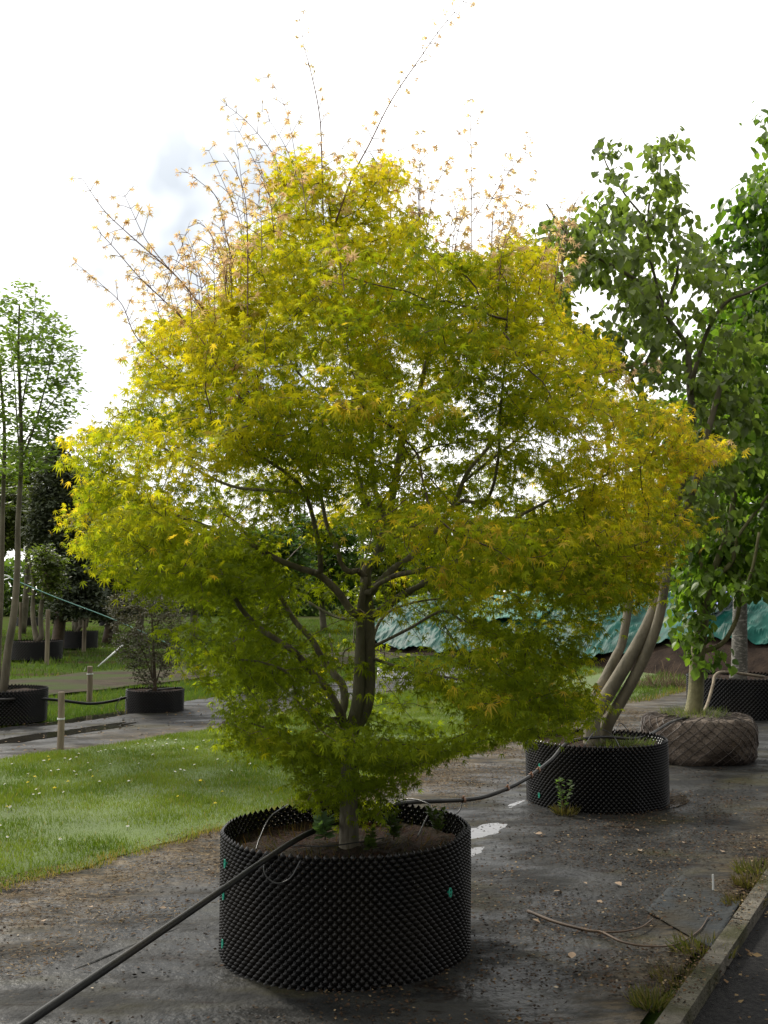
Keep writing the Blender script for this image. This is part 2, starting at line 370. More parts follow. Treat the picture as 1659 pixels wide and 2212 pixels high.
# matting material: black woven fabric, dusty, mossy, with straw debris by the lawn (per-vertex 'dirt')
def mat_fabric():
    m = bpy.data.materials.new('woven_ground_fabric'); m.use_nodes = True; t = m.node_tree; b = t.nodes['Principled BSDF']
    tcn = N(t, 'ShaderNodeTexCoord'); a = N(t, 'ShaderNodeAttribute'); a.attribute_name = 'tint'
    mp = N(t, 'ShaderNodeMapping'); mp.inputs['Rotation'].default_value[2] = -R(60.4); mp.inputs['Scale'].default_value = (.7, 1.7, 1)
    t.links.new(tcn.outputs['Object'], mp.inputs[0])
    def nz(sc, lo, hi, det=7, src=mp, rough=.62):
        n = N(t, 'ShaderNodeTexNoise'); n.inputs['Scale'].default_value = sc; n.inputs['Detail'].default_value = det; n.inputs['Roughness'].default_value = rough
        t.links.new(src.outputs[0], n.inputs['Vector'])
        r = N(t, 'ShaderNodeMapRange', interpolation_type='SMOOTHSTEP'); r.inputs[1].default_value = lo; r.inputs[2].default_value = hi
        t.links.new(n.outputs[0], r.inputs[0]); return r.outputs[0]
    def mix(f, c1, c2):
        x = N(t, 'ShaderNodeMix', data_type='RGBA'); t.links.new(f, x.inputs[0])
        for c, s in ((c1, x.inputs[6]), (c2, x.inputs[7])):
            if isinstance(c, tuple): s.default_value = (*c, 1)
            else: t.links.new(c, s)
        return x.outputs[2]
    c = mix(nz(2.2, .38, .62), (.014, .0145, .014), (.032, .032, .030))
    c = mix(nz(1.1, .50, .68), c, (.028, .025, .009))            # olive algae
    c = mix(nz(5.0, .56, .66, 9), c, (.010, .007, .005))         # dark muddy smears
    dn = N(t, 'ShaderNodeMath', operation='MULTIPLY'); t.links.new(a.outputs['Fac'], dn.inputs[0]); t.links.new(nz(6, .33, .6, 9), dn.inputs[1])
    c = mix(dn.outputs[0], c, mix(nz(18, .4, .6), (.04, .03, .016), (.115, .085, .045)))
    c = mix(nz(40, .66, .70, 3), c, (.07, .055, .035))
    t.links.new(c, b.inputs['Base Color'])
    rr = N(t, 'ShaderNodeMapRange'); rr.inputs[3].default_value = .38; rr.inputs[4].default_value = .85
    t.links.new(nz(1.6, .4, .6), rr.inputs[0]); t.links.new(rr.outputs[0], b.inputs['Roughness'])
    w = N(t, 'ShaderNodeTexNoise'); w.inputs['Scale'].default_value = 28; w.inputs['Detail'].default_value = 10
    t.links.new(tcn.outputs['Object'], w.inputs['Vector'])
    bp = N(t, 'ShaderNodeBump'); bp.inputs['Strength'].default_value = .5; bp.inputs['Distance'].default_value = .02
    t.links.new(w.outputs[0], bp.inputs['Height']); t.links.new(bp.outputs[0], b.inputs['Normal'])
    b.inputs['Specular IOR Level'].default_value = .13
    return m
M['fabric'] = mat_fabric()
# puddles: (px, py, semi axes along/across the row)
PUD = [(1035, 1800, .34, .10), (1020, 1845, .22, .07), (1120, 1735, .3, .06), (1455, 1730, .32, .10)]
PUD2 = [(190, 1553, .95, .17), (250, 1543, .5, .12), (150, 1583, 1.0, .16), (640, 1500, .8, .2)]
pudA = [(uv(G(x, y)), a, b) for x, y, a, b in PUD]; pudB = [(uv(G(x, y)), a, b) for x, y, a, b in PUD2]
def sheet(name, ulist, v0, v1, nv, zfun, dirtfun, m, kind='structure'):
    V, Fc, C = [], [], []
    for u in ulist:
        a, b = v0(u), v1(u)
        for j in range(nv + 1):
            v = a + (b - a) * j / nv; V.append(from_uv(u, v, zfun(u, v))); C.append(dirtfun(u, v, a, b))
    for i in range(len(ulist) - 1):
        for j in range(nv):
            k = i * (nv + 1) + j; Fc.append((k, k + 1, k + nv + 2, k + nv + 1))
    me = np_mesh(name, np.array(V), np.array(Fc)[:, ::-1], np.repeat(np.clip(np.array(C), 0, 1)[:, None], 3, 1))
    return tag(link_mesh(name, me, m, smooth=True), kind=kind)
def zmat(puds, base=.012):
    def f(u, v):
        z = base + .010 * fbm((u * .55, v * 1.6, 1)) + .006 * fbm((u * 2.2, v * 4, 5)) + .004 * fbm((u * 7, v * 9, 8)) + .0035 * fbm((u * 15, v * 17, 2))
        for (pu, pv), a, b in puds:
            q = ((u - pu) / a) ** 2 + ((v - pv) / b) ** 2
            if q < 9: z -= .016 * math.exp(-q * .8)
        return z
    return f
us = list(np.arange(-1.5, 14, .06)) + list(np.arange(14, 62, .6))
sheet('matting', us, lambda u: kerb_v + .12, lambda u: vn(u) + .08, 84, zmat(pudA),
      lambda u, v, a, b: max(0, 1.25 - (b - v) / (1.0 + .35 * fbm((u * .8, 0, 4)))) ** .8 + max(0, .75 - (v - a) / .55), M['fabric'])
us2 = list(np.arange(3, 22, .1)) + list(np.arange(22, 62, .6))
def vfar2(u): return vf(u) + 2.35 + .18 * fbm((u * .7, 21, 0)) + .1 * fbm((u * 2.3, 22, 0))
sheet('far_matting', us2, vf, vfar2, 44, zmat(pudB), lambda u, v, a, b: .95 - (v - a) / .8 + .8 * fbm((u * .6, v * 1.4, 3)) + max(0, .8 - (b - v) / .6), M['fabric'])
us3 = list(np.arange(8, 62, .3))
def v3a(u): return vfar2(u) + 2.9 + .3 * fbm((u * .5, 31, 0))
sheet('distant_matting', us3, v3a, lambda u: v3a(u) + 3.2 + .3 * fbm((u * .5, 41, 0)), 16, zmat([], .0), lambda u, v, a, b: .3, mat('trodden_mud', (.03, .024, .017), .95, 2.2, (.065, .052, .036), bump=.8, bscale=14, spec=.05, col3=(.04, .055, .016), stretch=(1, 2.4, 1, -R(60.4))))
lawn_m = mat('lawn_turf', (0.055, 0.09, 0.012), .9, 1.6, (0.09, 0.135, 0.024), bump=.8, bscale=60, col3=(.07, .10, .024))
sheet('lawn', list(np.arange(-1, 22, .15)) + list(np.arange(22, 62, .6)), lambda u: vn(u), lambda u: vf(u) + .03, 30,
      lambda u, v: .022 + .012 * fbm((u * .8, v * .8, 2)), lambda u, v, a, b: 0, lawn_m)
for nm, puds, lev in (('puddle', pudA, .0025), ('puddle', pudB, .005)):
    for qi, ((pu, pv), a, b) in enumerate(puds):
        lev += .0011; mb = MB(); n = 28
        vs = [from_uv(pu + (1.35 + .8 * fbm((i * .45, pu, 1))) * a * math.cos(2 * math.pi * i / n), pv + (1.35 + .8 * fbm((i * .45, pu, 1))) * b * math.sin(2 * math.pi * i / n), lev) for i in range(n)]
        mb.add(vs, [tuple(range(n))]); tag(mb.build(nm, M['water']), kind='structure')

# kerb and tarmac
mb = MB()
for i in range(-2, 14):
    u0 = i * .915; c = from_uv(u0 + .4575, kerb_v, .0)
    mb.box((c.x, c.y, -.012 + .003 * math.sin(i * 2.1)), (.908, .085, .13), math.pi / 2 - R(29.6) + .003 * math.sin(i * 3.3))
kb = mb.build('kerb', M['kerb']); tag(kb, kind='structure')
mb = MB()
c0, c1 = kerb_v - .045, kerb_v - 9
mb.add([from_uv(-4, c0, -.008), from_uv(-4, c1, -.008), from_uv(60, c1, -.008), from_uv(60, c0, -.008)], [(0, 1, 2, 3)])
tag(mb.build('road', M['asphalt']), kind='structure')

# grass blades on the lawn, rough tufts elsewhere
rng = np.random.default_rng(5)
def visible(P, margin=60):
    c, s = math.cos(PITCH), math.sin(PITCH)
    d = P[:, 1] * c + (P[:, 2] - EYE) * s
    px = PCX + F * P[:, 0] / d; py = PCY - F * (-(P[:, 1]) * s + (P[:, 2] - EYE) * c) / d
    return (d > .3) & (px > -margin) & (px < 1659 + margin) & (py < 2212 + margin)
def blades(name, n, ur, vlo, vhi, h, w, cols, z=.02, dens=None):
    u = ur[0] + (ur[1] - ur[0]) * rng.random(n) ** 1.0
    us_ = np.linspace(ur[0], ur[1], 400); lo = np.interp(u, us_, [vlo(a) for a in us_]); hi = np.interp(u, us_, [vhi(a) for a in us_])
    v = lo + (hi - lo) * rng.random(n)
    P = np.stack([UD.x * u + VD.x * v, UD.y * u + VD.y * v, np.full(n, z)], 1)
    k = visible(P); P = P[k]; n = len(P)
    edge = np.minimum(v[k] - lo[k], 1)
    D = rng.normal(0, .35, (n, 3)); D[:, 2] = 1; Nn = rng.normal(0, 1, (n, 3)); Nn[:, 2] = 0
    ha = h * rng.uniform(.5, 1.3, n) * (.8 + .5 * np.array([noise.noise(Vector((p[0] * 2.1, p[1] * 2.1, 9))) for p in P]))
    patch = np.array([noise.noise(Vector((p[0] * 1.3, p[1] * 1.3, 2))) + .5 * noise.noise(Vector((p[0] * 4, p[1] * 4, 6))) for p in P])
    f = np.clip(.55 + .9 * patch + rng.normal(0, .22, n), 0, 1)[:, None]
    C = np.array(cols[0]) * (1 - f) + np.array(cols[1]) * f
    if len(cols) > 2:
        dry = ((rng.random(n) < np.clip(.75 - edge * 3.2, 0.03, .8)))[:, None]; C = np.where(dry, np.array(cols[2]), C)
    T = [(-w / h / 2, 0, 0), (w / h / 2, 0, 0), (0, 1, .15)]
    V, Fq, C = scatter(T, [(0, 1, 2)], P, D, Nn, ha, C)
    return tag(link_mesh(name, np_mesh(name, V, Fq, C), M['grassb']), kind='stuff')
GR = [(.075, .12, .014), (.16, .205, .034), (.26, .2, .09)]
blades('lawn_grass', 330000, (2.0, 16), lambda u: vn(u) - .10, vf, .042, .006, GR)
blades('rough_grass', 60000, (6, 34), vfar2, lambda u: v3a(u), .10, .014, [(.045, .085, .015), (.10, .15, .03), (.2, .16, .07)], z=-.05)
blades('field_grass', 90000, (10, 75), lambda u: v3a(u) + 3.2, lambda u: v3a(u) + 3.2 + 26, .16, .035, [(.04, .07, .014), (.09, .13, .03), (.16, .13, .06)], z=-.05)
blades('meadow_grass', 50000, (16, 60), lambda u: vf(u) - 4, lambda u: vn(u) + .6, .14, .02, [(.05, .09, .018), (.11, .16, .035), (.2, .16, .07)], z=-.02)
blades('verge_grass', 26000, (13, 40), lambda u: vf(u) - 1.4, vf, .14, .014, [(.05, .10, .02), (.13, .18, .04), (.2, .16, .07)], z=0)

# ------------------------------------------------------------------ dimpled pots
def dimple_wall(name, Rr, H, sp, parent, cx, cy, lap=0.0, seam=0.0, depth=0.016, hole=True):
    """one sheet of plastic pressed into rows of hollow cones, staggered, each open at its tip."""
    nc = int(round(2 * math.pi * Rr / sp)); s = 2 * math.pi / nc; tot = nc + int(round(nc * lap)); rows = int(round(H / (sp * .5)))
    hz = H / rows; V, Fc = [], []
    T = [(-.5, 0), (-.25, .5), (0, 1), (.25, .5), (.5, 0), (.25, -.5), (0, -1), (-.25, -.5)]
    ring = [(.36, 0), (.255, .25), (0, .36), (-.255, .25)]
    for r in range(rows):
        for c in range(tot):
            uc = c + (.5 if r % 2 else 0); zc = (r + .5) * hz
            base = len(V)
            for lev, (k, off) in enumerate(((1, 0), (.62, .25), (.26, 1.0), (.12 if hole else .02, .93))):
                for i in range(8):
                    a = math.pi - i * math.pi / 4
                    if lev == 0: du, dz = T[i][0], T[i][1] * hz
                    else: du, dz = .5 * k * math.cos(a), .5 * k * math.sin(a) * sp
                    th = seam + (uc + du) * s; over = max(0, (uc + du) / nc - 1 + .02) if lap else 0
                    rr = Rr + off * depth - min(over * 9, 1) * .022 + .010 * math.sin(2 * th + cx) + .006 * math.sin(5 * th) * (zc / H) + .003 * math.sin(11 * th + cy + zc * 6)
                    V.append((cx + rr * math.cos(th), cy + rr * math.sin(th), min(max(zc + dz, 0), H + hz)))
            for lev in range(3):
                for i in range(8):
                    j = (i + 1) % 8; a = base + lev * 8
                    Fc.append((a + i, a + j, a + 8 + j, a + 8 + i))
    me = np_mesh(name, np.array(V), np.array(Fc)[:, ::-1])
    return link_mesh(name, me, M['plastic'], parent, smooth=True)
def soil_disc(name, Rr, z, cx, cy, parent, amp=.03, seed=0, m='soil', dome=.0):
    V, Fc = [(cx, cy, z + dome)], []; nr, na = 26, 72
    for i in range(1, nr + 1):
        for j in range(na):
            a = 2 * math.pi * j / na; r = Rr * i / nr; x, y = cx + r * math.cos(a), cy + r * math.sin(a)
            V.append((x, y, z + dome * (1 - (i / nr) ** 2) + amp * fbm((x * 3, y * 3, seed)) + amp * .6 * fbm((x * 11, y * 11, seed + 3)) + amp * .35 * fbm((x * 30, y * 30, seed + 5))))
    mb = MB(); mb.v = V
    for j in range(na): mb.f.append((0, 1 + j, 1 + (j + 1) % na))
    for i in range(nr - 1):
        for j in range(na):
            a = 1 + i * na + j; b = 1 + i * na + (j + 1) % na; mb.f.append((a, a + na, b + na, b))
    mb.mi = [0] * len(mb.f); return mb.build(name, M[m], parent, smooth=True)
def pot(label, cx, cy, D, H, sp=.039, lap=0, seam=0, fill=.12, depth=.016, clips=(), name='dimpled_pot', group='black dimpled tree pots', z0=0.0):
    t = empty(name, (cx, cy, z0), label, 'pot', group); 
    w = dimple_wall('wall', D / 2, H, sp, t, cx, cy, lap, seam, depth); w.location.z = 0; w.location = (-cx, -cy, 0)
    so_ = soil_disc('soil', D / 2 - .004, H - fill, cx, cy, t, seed=cx * 7); so_.location = (-cx, -cy, 0)
    for th, z in clips:
        mb = MB(); x, y = (D / 2 + .012) * math.cos(th), (D / 2 + .012) * math.sin(th); tx, ty = -math.sin(th), math.cos(th); nx, ny = math.cos(th), math.sin(th)
        loop = []
        for i in range(13):
            a = 2 * math.pi * i / 12
            loop.append((x + tx * .009 * math.sin(a) + nx * .012, y + ty * .009 * math.sin(a) + ny * .012, z + .019 * math.cos(a)))
        mb.tube(loop, .0035, 5, cap=False); mb.tube([(x, y, z), (x + nx * .014, y + ny * .014, z)], .006, 6)
        c = mb.build('clip', M['clip'], None); c.parent = t
    return t
PC = G(747, 2045); P2 = G(1290, 1732)
def ang(px, pot_c, Rr):  # angle of the camera-facing wall point under a picture column
    best = min((abs((Vector((pot_c.x + Rr * math.cos(a), pot_c.y + Rr * math.sin(a)))[0] / (pot_c.y + Rr * math.sin(a))) * F + PCX - px), a) for a in [R(-180 + i * .5) for i in range(360)])
    return best[1]
pot('large black dimpled pot in front holding the golden maple', PC.x, PC.y, 1.175, .565, .039, lap=.14, seam=R(-28), fill=.10,
    clips=[(ang(499, PC, .6), .46), (ang(497, PC, .6), .315), (ang(496, PC, .6), .10), (ang(965, PC, .6), .36)])
pot('black dimpled pot holding the tree with several leaning grey stems', P2.x, P2.y, 1.10, .52, .040, fill=.05, clips=[(ang(1165, P2, .55), .33), (ang(1163, P2, .55), .10)])
P3 = G(1600, 1545); pot('black dimpled pot behind the netted rootball, holding the speckled trunk', P3.x, P3.y, 1.45, .56, .055, fill=.05)
L1 = G(0, 1558); pot('black dimpled pot cut by the left edge beside the timber post', L1.x, L1.y, 1.16, .44, .05, fill=.06)
L2 = G(334, 1536); pot('smaller black dimpled pot holding the dark twiggy shrub', L2.x, L2.y, .82, .32, .045, fill=.03)
L3 = G(76, 1424); pot('distant black pot behind the grey stake at the left', L3.x, L3.y, 1.4, .5, .08, fill=.05, name='tree_pot')
L4 = G(169, 1400); pot('distant black pot holding several thin trunks', L4.x, L4.y, 1.2, .56, .08, fill=.05, name='tree_pot')
L5 = G(562, 1500); pot('dark pot seen through the maple left of its trunk', L5.x, L5.y, .62, .4, .05, fill=.04, name='tree_pot')
L6 = G(229, 1352); pot('far small black pot with white marks beyond the twiggy shrub', L6.x, L6.y, .75, .55, .1, fill=.05, name='tree_pot')
L7 = G(262, 1349); pot('far small black pot beside the one with white marks', L7.x, L7.y, .75, .5, .1, fill=.05, name='tree_pot')
L8 = G(60, 1352); pot('farthest black pot among the thin trunks at the left', L8.x, L8.y, 1.3, .5, .1, fill=.05, name='tree_pot')

# netted rootball
RB = G(1510, 1640)
t = empty('rootball', (RB.x, RB.y, 0), 'squat brown sacking rootball bound in wire netting', 'rootball')
def rb_pt(th, w, puff=0):
    """w 0..1 from the bottom rim over the side to the middle of the top"""
    k = 1.08 * (1 + .05 * fbm((math.cos(th) * 1.5, math.sin(th) * 1.5, 2)))
    if w < .62:
        q = w / .62; r = .53 + .015 * math.sin(q * math.pi); r *= 1 if q < .8 else 1 - .06 * ((q - .8) / .2) ** 2; z = .44 * q
        if q < .15: r -= .05 * (1 - q / .15)
    else:
        q = (w - .62) / .38; r = (.53 * .94) * (1 - q); z = .44 + .03 * math.sin(q * 1.57)
    x, y = RB.x + r * k * math.cos(th), RB.y + r * k * math.sin(th)
    b = .035 * fbm((x * 4, y * 4, z * 5)) + .018 * fbm((x * 12, y * 12, z * 12))
    return Vector((x + (b + puff) * math.cos(th) * (1 if w < .62 else .2), y + (b + puff) * math.sin(th) * (1 if w < .62 else .2), z + (b + puff) * (0 if w < .55 else 1)))
mb = MB(); nw, nth = 44, 120
for i in range(nw + 1):
    for j in range(nth): mb.v.append(tuple(rb_pt(2 * math.pi * j / nth, i / nw)))
for i in range(nw):
    for j in range(nth): a, b = i * nth + j, i * nth + (j + 1) % nth; mb.f.append((a, b, b + nth, a + nth))
mb.mi = [0] * len(mb.f); mb.build('sacking', M['burlap'], t, smooth=True)
mb = MB()
for sgn in (1, -1):
    for k in range(34):
        mb.tube([rb_pt(2 * math.pi * k / 34 + sgn * w * 1.15, w * .80, .004) for w in [i / 24 for i in range(25)]], .0035, 4, cap=False)
mb.build('wire_netting', M['wire'], t)

# ------------------------------------------------------------------ the golden maple
GOLD, LIME, DEEP, PINK, AMBER = np.array((.53, .465, .028)), np.array((.33, .40, .025)), np.array((.155, .22, .018)), np.array((.62, .40, .2)), np.array((.58, .45, .07))
TY = PC.y
def outline_lr(y):
    Ly = [(330, 640), (345, 605), (400, 590), (470, 560), (520, 480), (600, 480), (640, 440), (690, 300), (760, 285), (820, 300), (850, 268), (900, 240), (935, 190), (975, 140), (1010, 135), (1060, 140), (1100, 150), (1140, 140), (1180, 190), (1230, 205), (1270, 265), (1310, 330), (1380, 345), (1400, 385), (1450, 405), (1510, 420), (1560, 440), (1620, 480), (1640, 620), (1700, 640), (1775, 680)]
    Ry = [(330, 855), (345, 880), (400, 885), (450, 905), (470, 1000), (490, 1130), (520, 1200), (600, 1220), (690, 1235), (720, 1330), (800, 1345), (850, 1355), (875, 1500), (920, 1470), (945, 1500), (975, 1580), (1010, 1530), (1060, 1430), (1095, 1440), (1120, 1525), (1160, 1500), (1200, 1460), (1260, 1440), (1300, 1400), (1330, 1280), (1420, 1260), (1500, 1285), (1560, 1270), (1600, 1240), (1625, 960), (1690, 880), (1775, 740)]
    return np.interp(y, *zip(*Ly)), np.interp(y, *zip(*Ry))
def maple_points(n, rng):
    out = []
    while len(out) < n:
        y = rng.uniform(335, 1740); l, r = outline_lr(y); l += 42 * noise.noise(Vector((y / 38, 1, 1))) - 6; r += 42 * noise.noise(Vector((y / 38, 9, 1))) + 6; x = rng.uniform(l, r)
        if rng.random() > (r - l) / 1450: continue
        if y < 900 and (x < l + 18 or x > r - 24): continue
        if y < 400 and 690 < x < 765: continue
        if y < 548 and 925 < x < 1098: continue
        s = (x - (l + r) / 2) / ((r - l) / 2 + 1e-3); half = (r - l) / 2 / F * 4.9
        if y < 900 and abs(s) > .84 and rng.random() < .6: continue
        Dm = min(1.45, half * .95 + .1) * math.sqrt(max(0, 1 - s * s)) + .12
        if y < 520: Dm *= .8
        t = rng.uniform(-1, 1)
        if rng.random() > .30 + .70 * max(abs(t), abs(s)) ** 1.5: continue
        
        # the open windows low in the crown where the limbs and the lawn show
        if 1340 < y < 1600 and 560 < x < 1000 and rng.random() < (.84 if t < 0 else .92): continue
        if 1150 < y <= 1340 and 560 < x < 980 and rng.random() < (.74 if t < 0 else .55): continue
        if 1280 < y < 1440 and 900 < x < 1250 and rng.random() < .5: continue
        if 830 < y < 1110 and 820 < x < 1330 and rng.random() < .45: continue
        if 1010 < y < 1110 and 1290 < x < 1400 and rng.random() < .8: continue
        p = at(x, y, TY + t * Dm + (-.1 if y > 1400 else 0))
        if noise.noise(Vector((p.x * 1.5, p.y * 1.5, p.z * 3.6)) + Vector((3, 1, 7))) < (-.10 if y > 780 else -.42): continue
        if p.z < .66 and y < 1700: continue
        out.append(p)
    return out
T = Tree(11)
def mp(pts, y0, y1): # picture polyline -> world, depth offset from y0 to y1
    n = len(pts); return [at(x, y, TY + y0 + (y1 - y0) * i / (n - 1)) for i, (x, y) in enumerate(pts)]
T.scaffold([at(755, 1845, TY) - Vector((0, 0, .03))] + mp([(754, 1800), (753, 1760), (754, 1690), (753, 1640), (754, 1597), (772, 1519), (776, 1440), (778, 1382), (778, 1324), (789, 1246)], 0, .0), .053, .016, 'trunk')
T.scaffold(mp([(756, 1590), (793, 1519), (797, 1402), (796, 1324), (790, 1250), (797, 1222), (814, 1203), (823, 1167), (838, 1120), (850, 1058), (868, 960), (884, 900), (902, 860), (920, 790), (938, 735), (940, 690)], .03, .1), .034, .010, 'stem')
L = lambda pts, y0, y1, r0, r1: T.scaffold(mp(pts, y0, y1), r0 * .84, r1 * .9, 'limb')
L([(752, 1600), (736, 1546), (709, 1492), (681, 1460), (658, 1433), (634, 1406), (564, 1359), (525, 1320), (498, 1281), (440, 1230), (390, 1190)], 0, -.7, .026, .008)
L([(736, 1546), (744, 1519), (740, 1480), (716, 1449), (693, 1417), (674, 1382), (638, 1343), (615, 1304), (591, 1261), (580, 1230), (545, 1170), (500, 1120)], 0, .55, .026, .008)
L([(720, 1452), (718, 1410), (712, 1370)], .2, .6, .008, .005)
L([(738, 1450), (742, 1410), (762, 1392), (765, 1350)], .2, .7, .008, .004)
L([(736, 1550), (705, 1552), (674, 1535), (646, 1519), (623, 1456), (560, 1430), (500, 1425)], 0, -.6, .011, .005)
L([(745, 1560), (728, 1558), (681, 1581), (642, 1595), (611, 1585), (588, 1577), (530, 1560), (480, 1560)], 0, -.5, .010, .004)
L([(775, 1330), (756, 1316), (728, 1277), (689, 1242), (642, 1226), (595, 1206), (540, 1175), (480, 1150), (400, 1120), (320, 1090)], 0, -.55, .026, .007)
L([(693, 1244), (691, 1191), (683, 1152), (668, 1090), (640, 1040), (560, 985), (480, 955)], -.25, -.7, .016, .007)
L([(778, 1232), (752, 1234), (736, 1215), (729, 1187), (705, 1130), (690, 1070), (640, 1000), (560, 900), (520, 830), (480, 760)], 0, -.2, .018, .006)
L([(785, 1240), (800, 1285), (814, 1265), (850, 1245), (900, 1234), (960, 1225)][1:], 0, -.3, .018, .012)
L([(805, 1275), (849, 1230), (884, 1206), (927, 1160), (955, 1128), (985, 1080), (1010, 1020), (1060, 960), (1110, 890)], 0, .35, .024, .008)
L([(800, 1335), (857, 1292), (916, 1261), (959, 1238), (994, 1214), (1060, 1213), (1130, 1225), (1230, 1215), (1320, 1190), (1400, 1170)], 0, -.45, .020, .006)
L([(900, 1265), (960, 1230), (1040, 1160), (1150, 1100), (1250, 1050), (1380, 1000), (1470, 975)], -.1, .2, .014, .005)
L([(835, 1125), (810, 1060), (802, 980), (802, 920), (780, 862), (784, 807), (770, 740), (720, 650), (700, 560)], .05, -.1, .018, .006)
L([(850, 1060), (790, 1000), (730, 930), (700, 860), (640, 800), (600, 720), (560, 640)], .08, .5, .012, .005)
L([(884, 900), (940, 860), (985, 800), (1000, 735), (1040, 690), (1060, 600)], .1, .3, .014, .005)
L([(938, 735), (1000, 735), (1060, 700), (1130, 640), (1190, 560)], .1, .2, .010, .004)
L([(985, 1080), (1050, 1080), (1075, 1000), (1080, 900), (1092, 771), (1095, 690)], .1, -.75, .012, .005)
L([(1000, 1040), (1130, 940), (1230, 860), (1290, 790)], .2, -.1, .009, .004)
L([(700, 1070), (600, 1060), (500, 1050), (400, 1000), (310, 940), (240, 940)], -.1, .3, .012, .005)
L([(838, 1120), (860, 1170), (800, 1100), (770, 1000), (760, 900), (800, 800), (830, 700), (840, 560), (845, 450)], .1, .7, .012, .004)
L([(784, 810), (750, 700), (720, 560), (715, 470), (700, 400)], 0, -.15, .010, .004)
L([(798, 1420), (860, 1440), (920, 1455), (1000, 1470), (1100, 1500), (1200, 1520)], .05, -.55, .009, .004)
L([(797, 1402), (880, 1360), (960, 1320), (1020, 1360), (1100, 1385), (1200, 1390)], .05, -.35, .010, .004)
L([(756, 1640), (800, 1640), (870, 1630), (930, 1650)], 0, -.3, .006, .003)
L([(754, 1700), (790, 1710), (830, 1700)], 0, -.2, .005, .003)
L([(753, 1735), (720, 1720), (690, 1735), (665, 1728)], 0, -.25, .005, .003)
L([(797, 1400), (830, 1330), (900, 1300), (1000, 1290)], .1, .9, .012, .005)
L([(775, 1340), (720, 1330), (650, 1290), (560, 1230)], .05, 1.0, .012, .005)
L([(823, 1167), (800, 1130), (850, 1050), (900, 980)], .1, -.9, .010, .004)
rngm = np.random.default_rng(3)
LOW = []
while len(LOW) < 130:
    x, y, t_ = rngm.normal(757, 75), rngm.uniform(1590, 1775), rngm.uniform(-.38, .30)
    if abs(x - 757) < 135 * (1 - .5 * max(0, (y - 1700) / 75)) and abs(x - 757) > 10: LOW.append(at(x, y, TY + t_))
T.grow(LOW + maple_points(8200, rngm), step=.06, infl=.8, kill=.078, iters=75, jitter=.16)
T.finish(.0014, 2.35)
mr_ = empty('maple_tree', (PC.x, PC.y, .44), 'golden-leaved maple with pink-tipped shoots, growing in the large front pot', 'tree')
grp = {}
for kind, pts, rads in T.paths:
    mb = MB(); rads = list(rads)
    if kind == 'trunk': rads[0] *= 1.55; rads[1] *= 1.3; rads[2] *= 1.12
    mb.tube(pts, rads, 12 if kind != 'limb' else 8)
    mb.build({'trunk': 'trunk', 'stem': 'trunk_stem', 'limb': 'limb'}[kind], M['bark'], mr_, smooth=True)
mb = MB(); T.twig_mesh(mb, .0016, .006); mb.build('twigs', M['twig'], mr_, smooth=True)
Pl, Dl = T.leaf_sites(.0062)
def pix(P):
    c, s = math.cos(PITCH), math.sin(PITCH); d = P[:, 1] * c + (P[:, 2] - EYE) * s
    return PCX + F * P[:, 0] / d, PCY - F * (-P[:, 1] * s + (P[:, 2] - EYE) * c) / d
_x, _y = pix(Pl); _w = (((_x > 600) & (_x < 900) & (_y > 1160) & (_y < 1590)) | ((_x > 900) & (_x < 1010) & (_y > 1330) & (_y < 1450))) & (rngm.random(len(Pl)) < .42)
Pl, Dl = Pl[~_w], Dl[~_w]
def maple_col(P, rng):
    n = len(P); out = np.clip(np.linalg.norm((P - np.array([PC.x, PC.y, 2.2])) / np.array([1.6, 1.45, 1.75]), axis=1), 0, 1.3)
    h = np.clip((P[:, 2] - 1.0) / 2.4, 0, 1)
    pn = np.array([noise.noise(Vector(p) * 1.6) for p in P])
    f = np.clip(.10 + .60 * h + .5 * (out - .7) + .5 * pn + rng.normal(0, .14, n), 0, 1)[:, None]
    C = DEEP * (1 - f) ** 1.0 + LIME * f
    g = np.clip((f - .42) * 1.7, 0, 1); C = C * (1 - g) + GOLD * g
    ul = np.clip((PC.x - .35 - P[:, 0]) * .8, 0, 1) * np.clip((P[:, 2] - 2.3) * 1.2, 0, 1)
    pk = ((rng.random(n) < np.clip((out - .84) * (1.3 + 2.5 * ul), 0, .3 + .4 * ul)) & (h > .1))[:, None]
    C = np.where(pk, (AMBER * (1 - .6 * ul[:, None]) + PINK * .6 * ul[:, None]) * rng.uniform(.75, 1.05, (n, 1)), C)
    return C * rng.uniform(.82, 1.15, (n, 1))
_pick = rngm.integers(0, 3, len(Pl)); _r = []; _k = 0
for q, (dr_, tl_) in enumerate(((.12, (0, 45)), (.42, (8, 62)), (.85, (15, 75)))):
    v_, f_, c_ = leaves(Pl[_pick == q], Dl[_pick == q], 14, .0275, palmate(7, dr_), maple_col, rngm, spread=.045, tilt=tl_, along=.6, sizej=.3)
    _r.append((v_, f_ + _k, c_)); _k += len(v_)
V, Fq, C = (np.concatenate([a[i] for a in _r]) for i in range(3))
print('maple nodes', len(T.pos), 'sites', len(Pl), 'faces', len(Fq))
link_mesh('crown', np_mesh('crown', V, Fq, C), M['maple_leaf'], mr_)
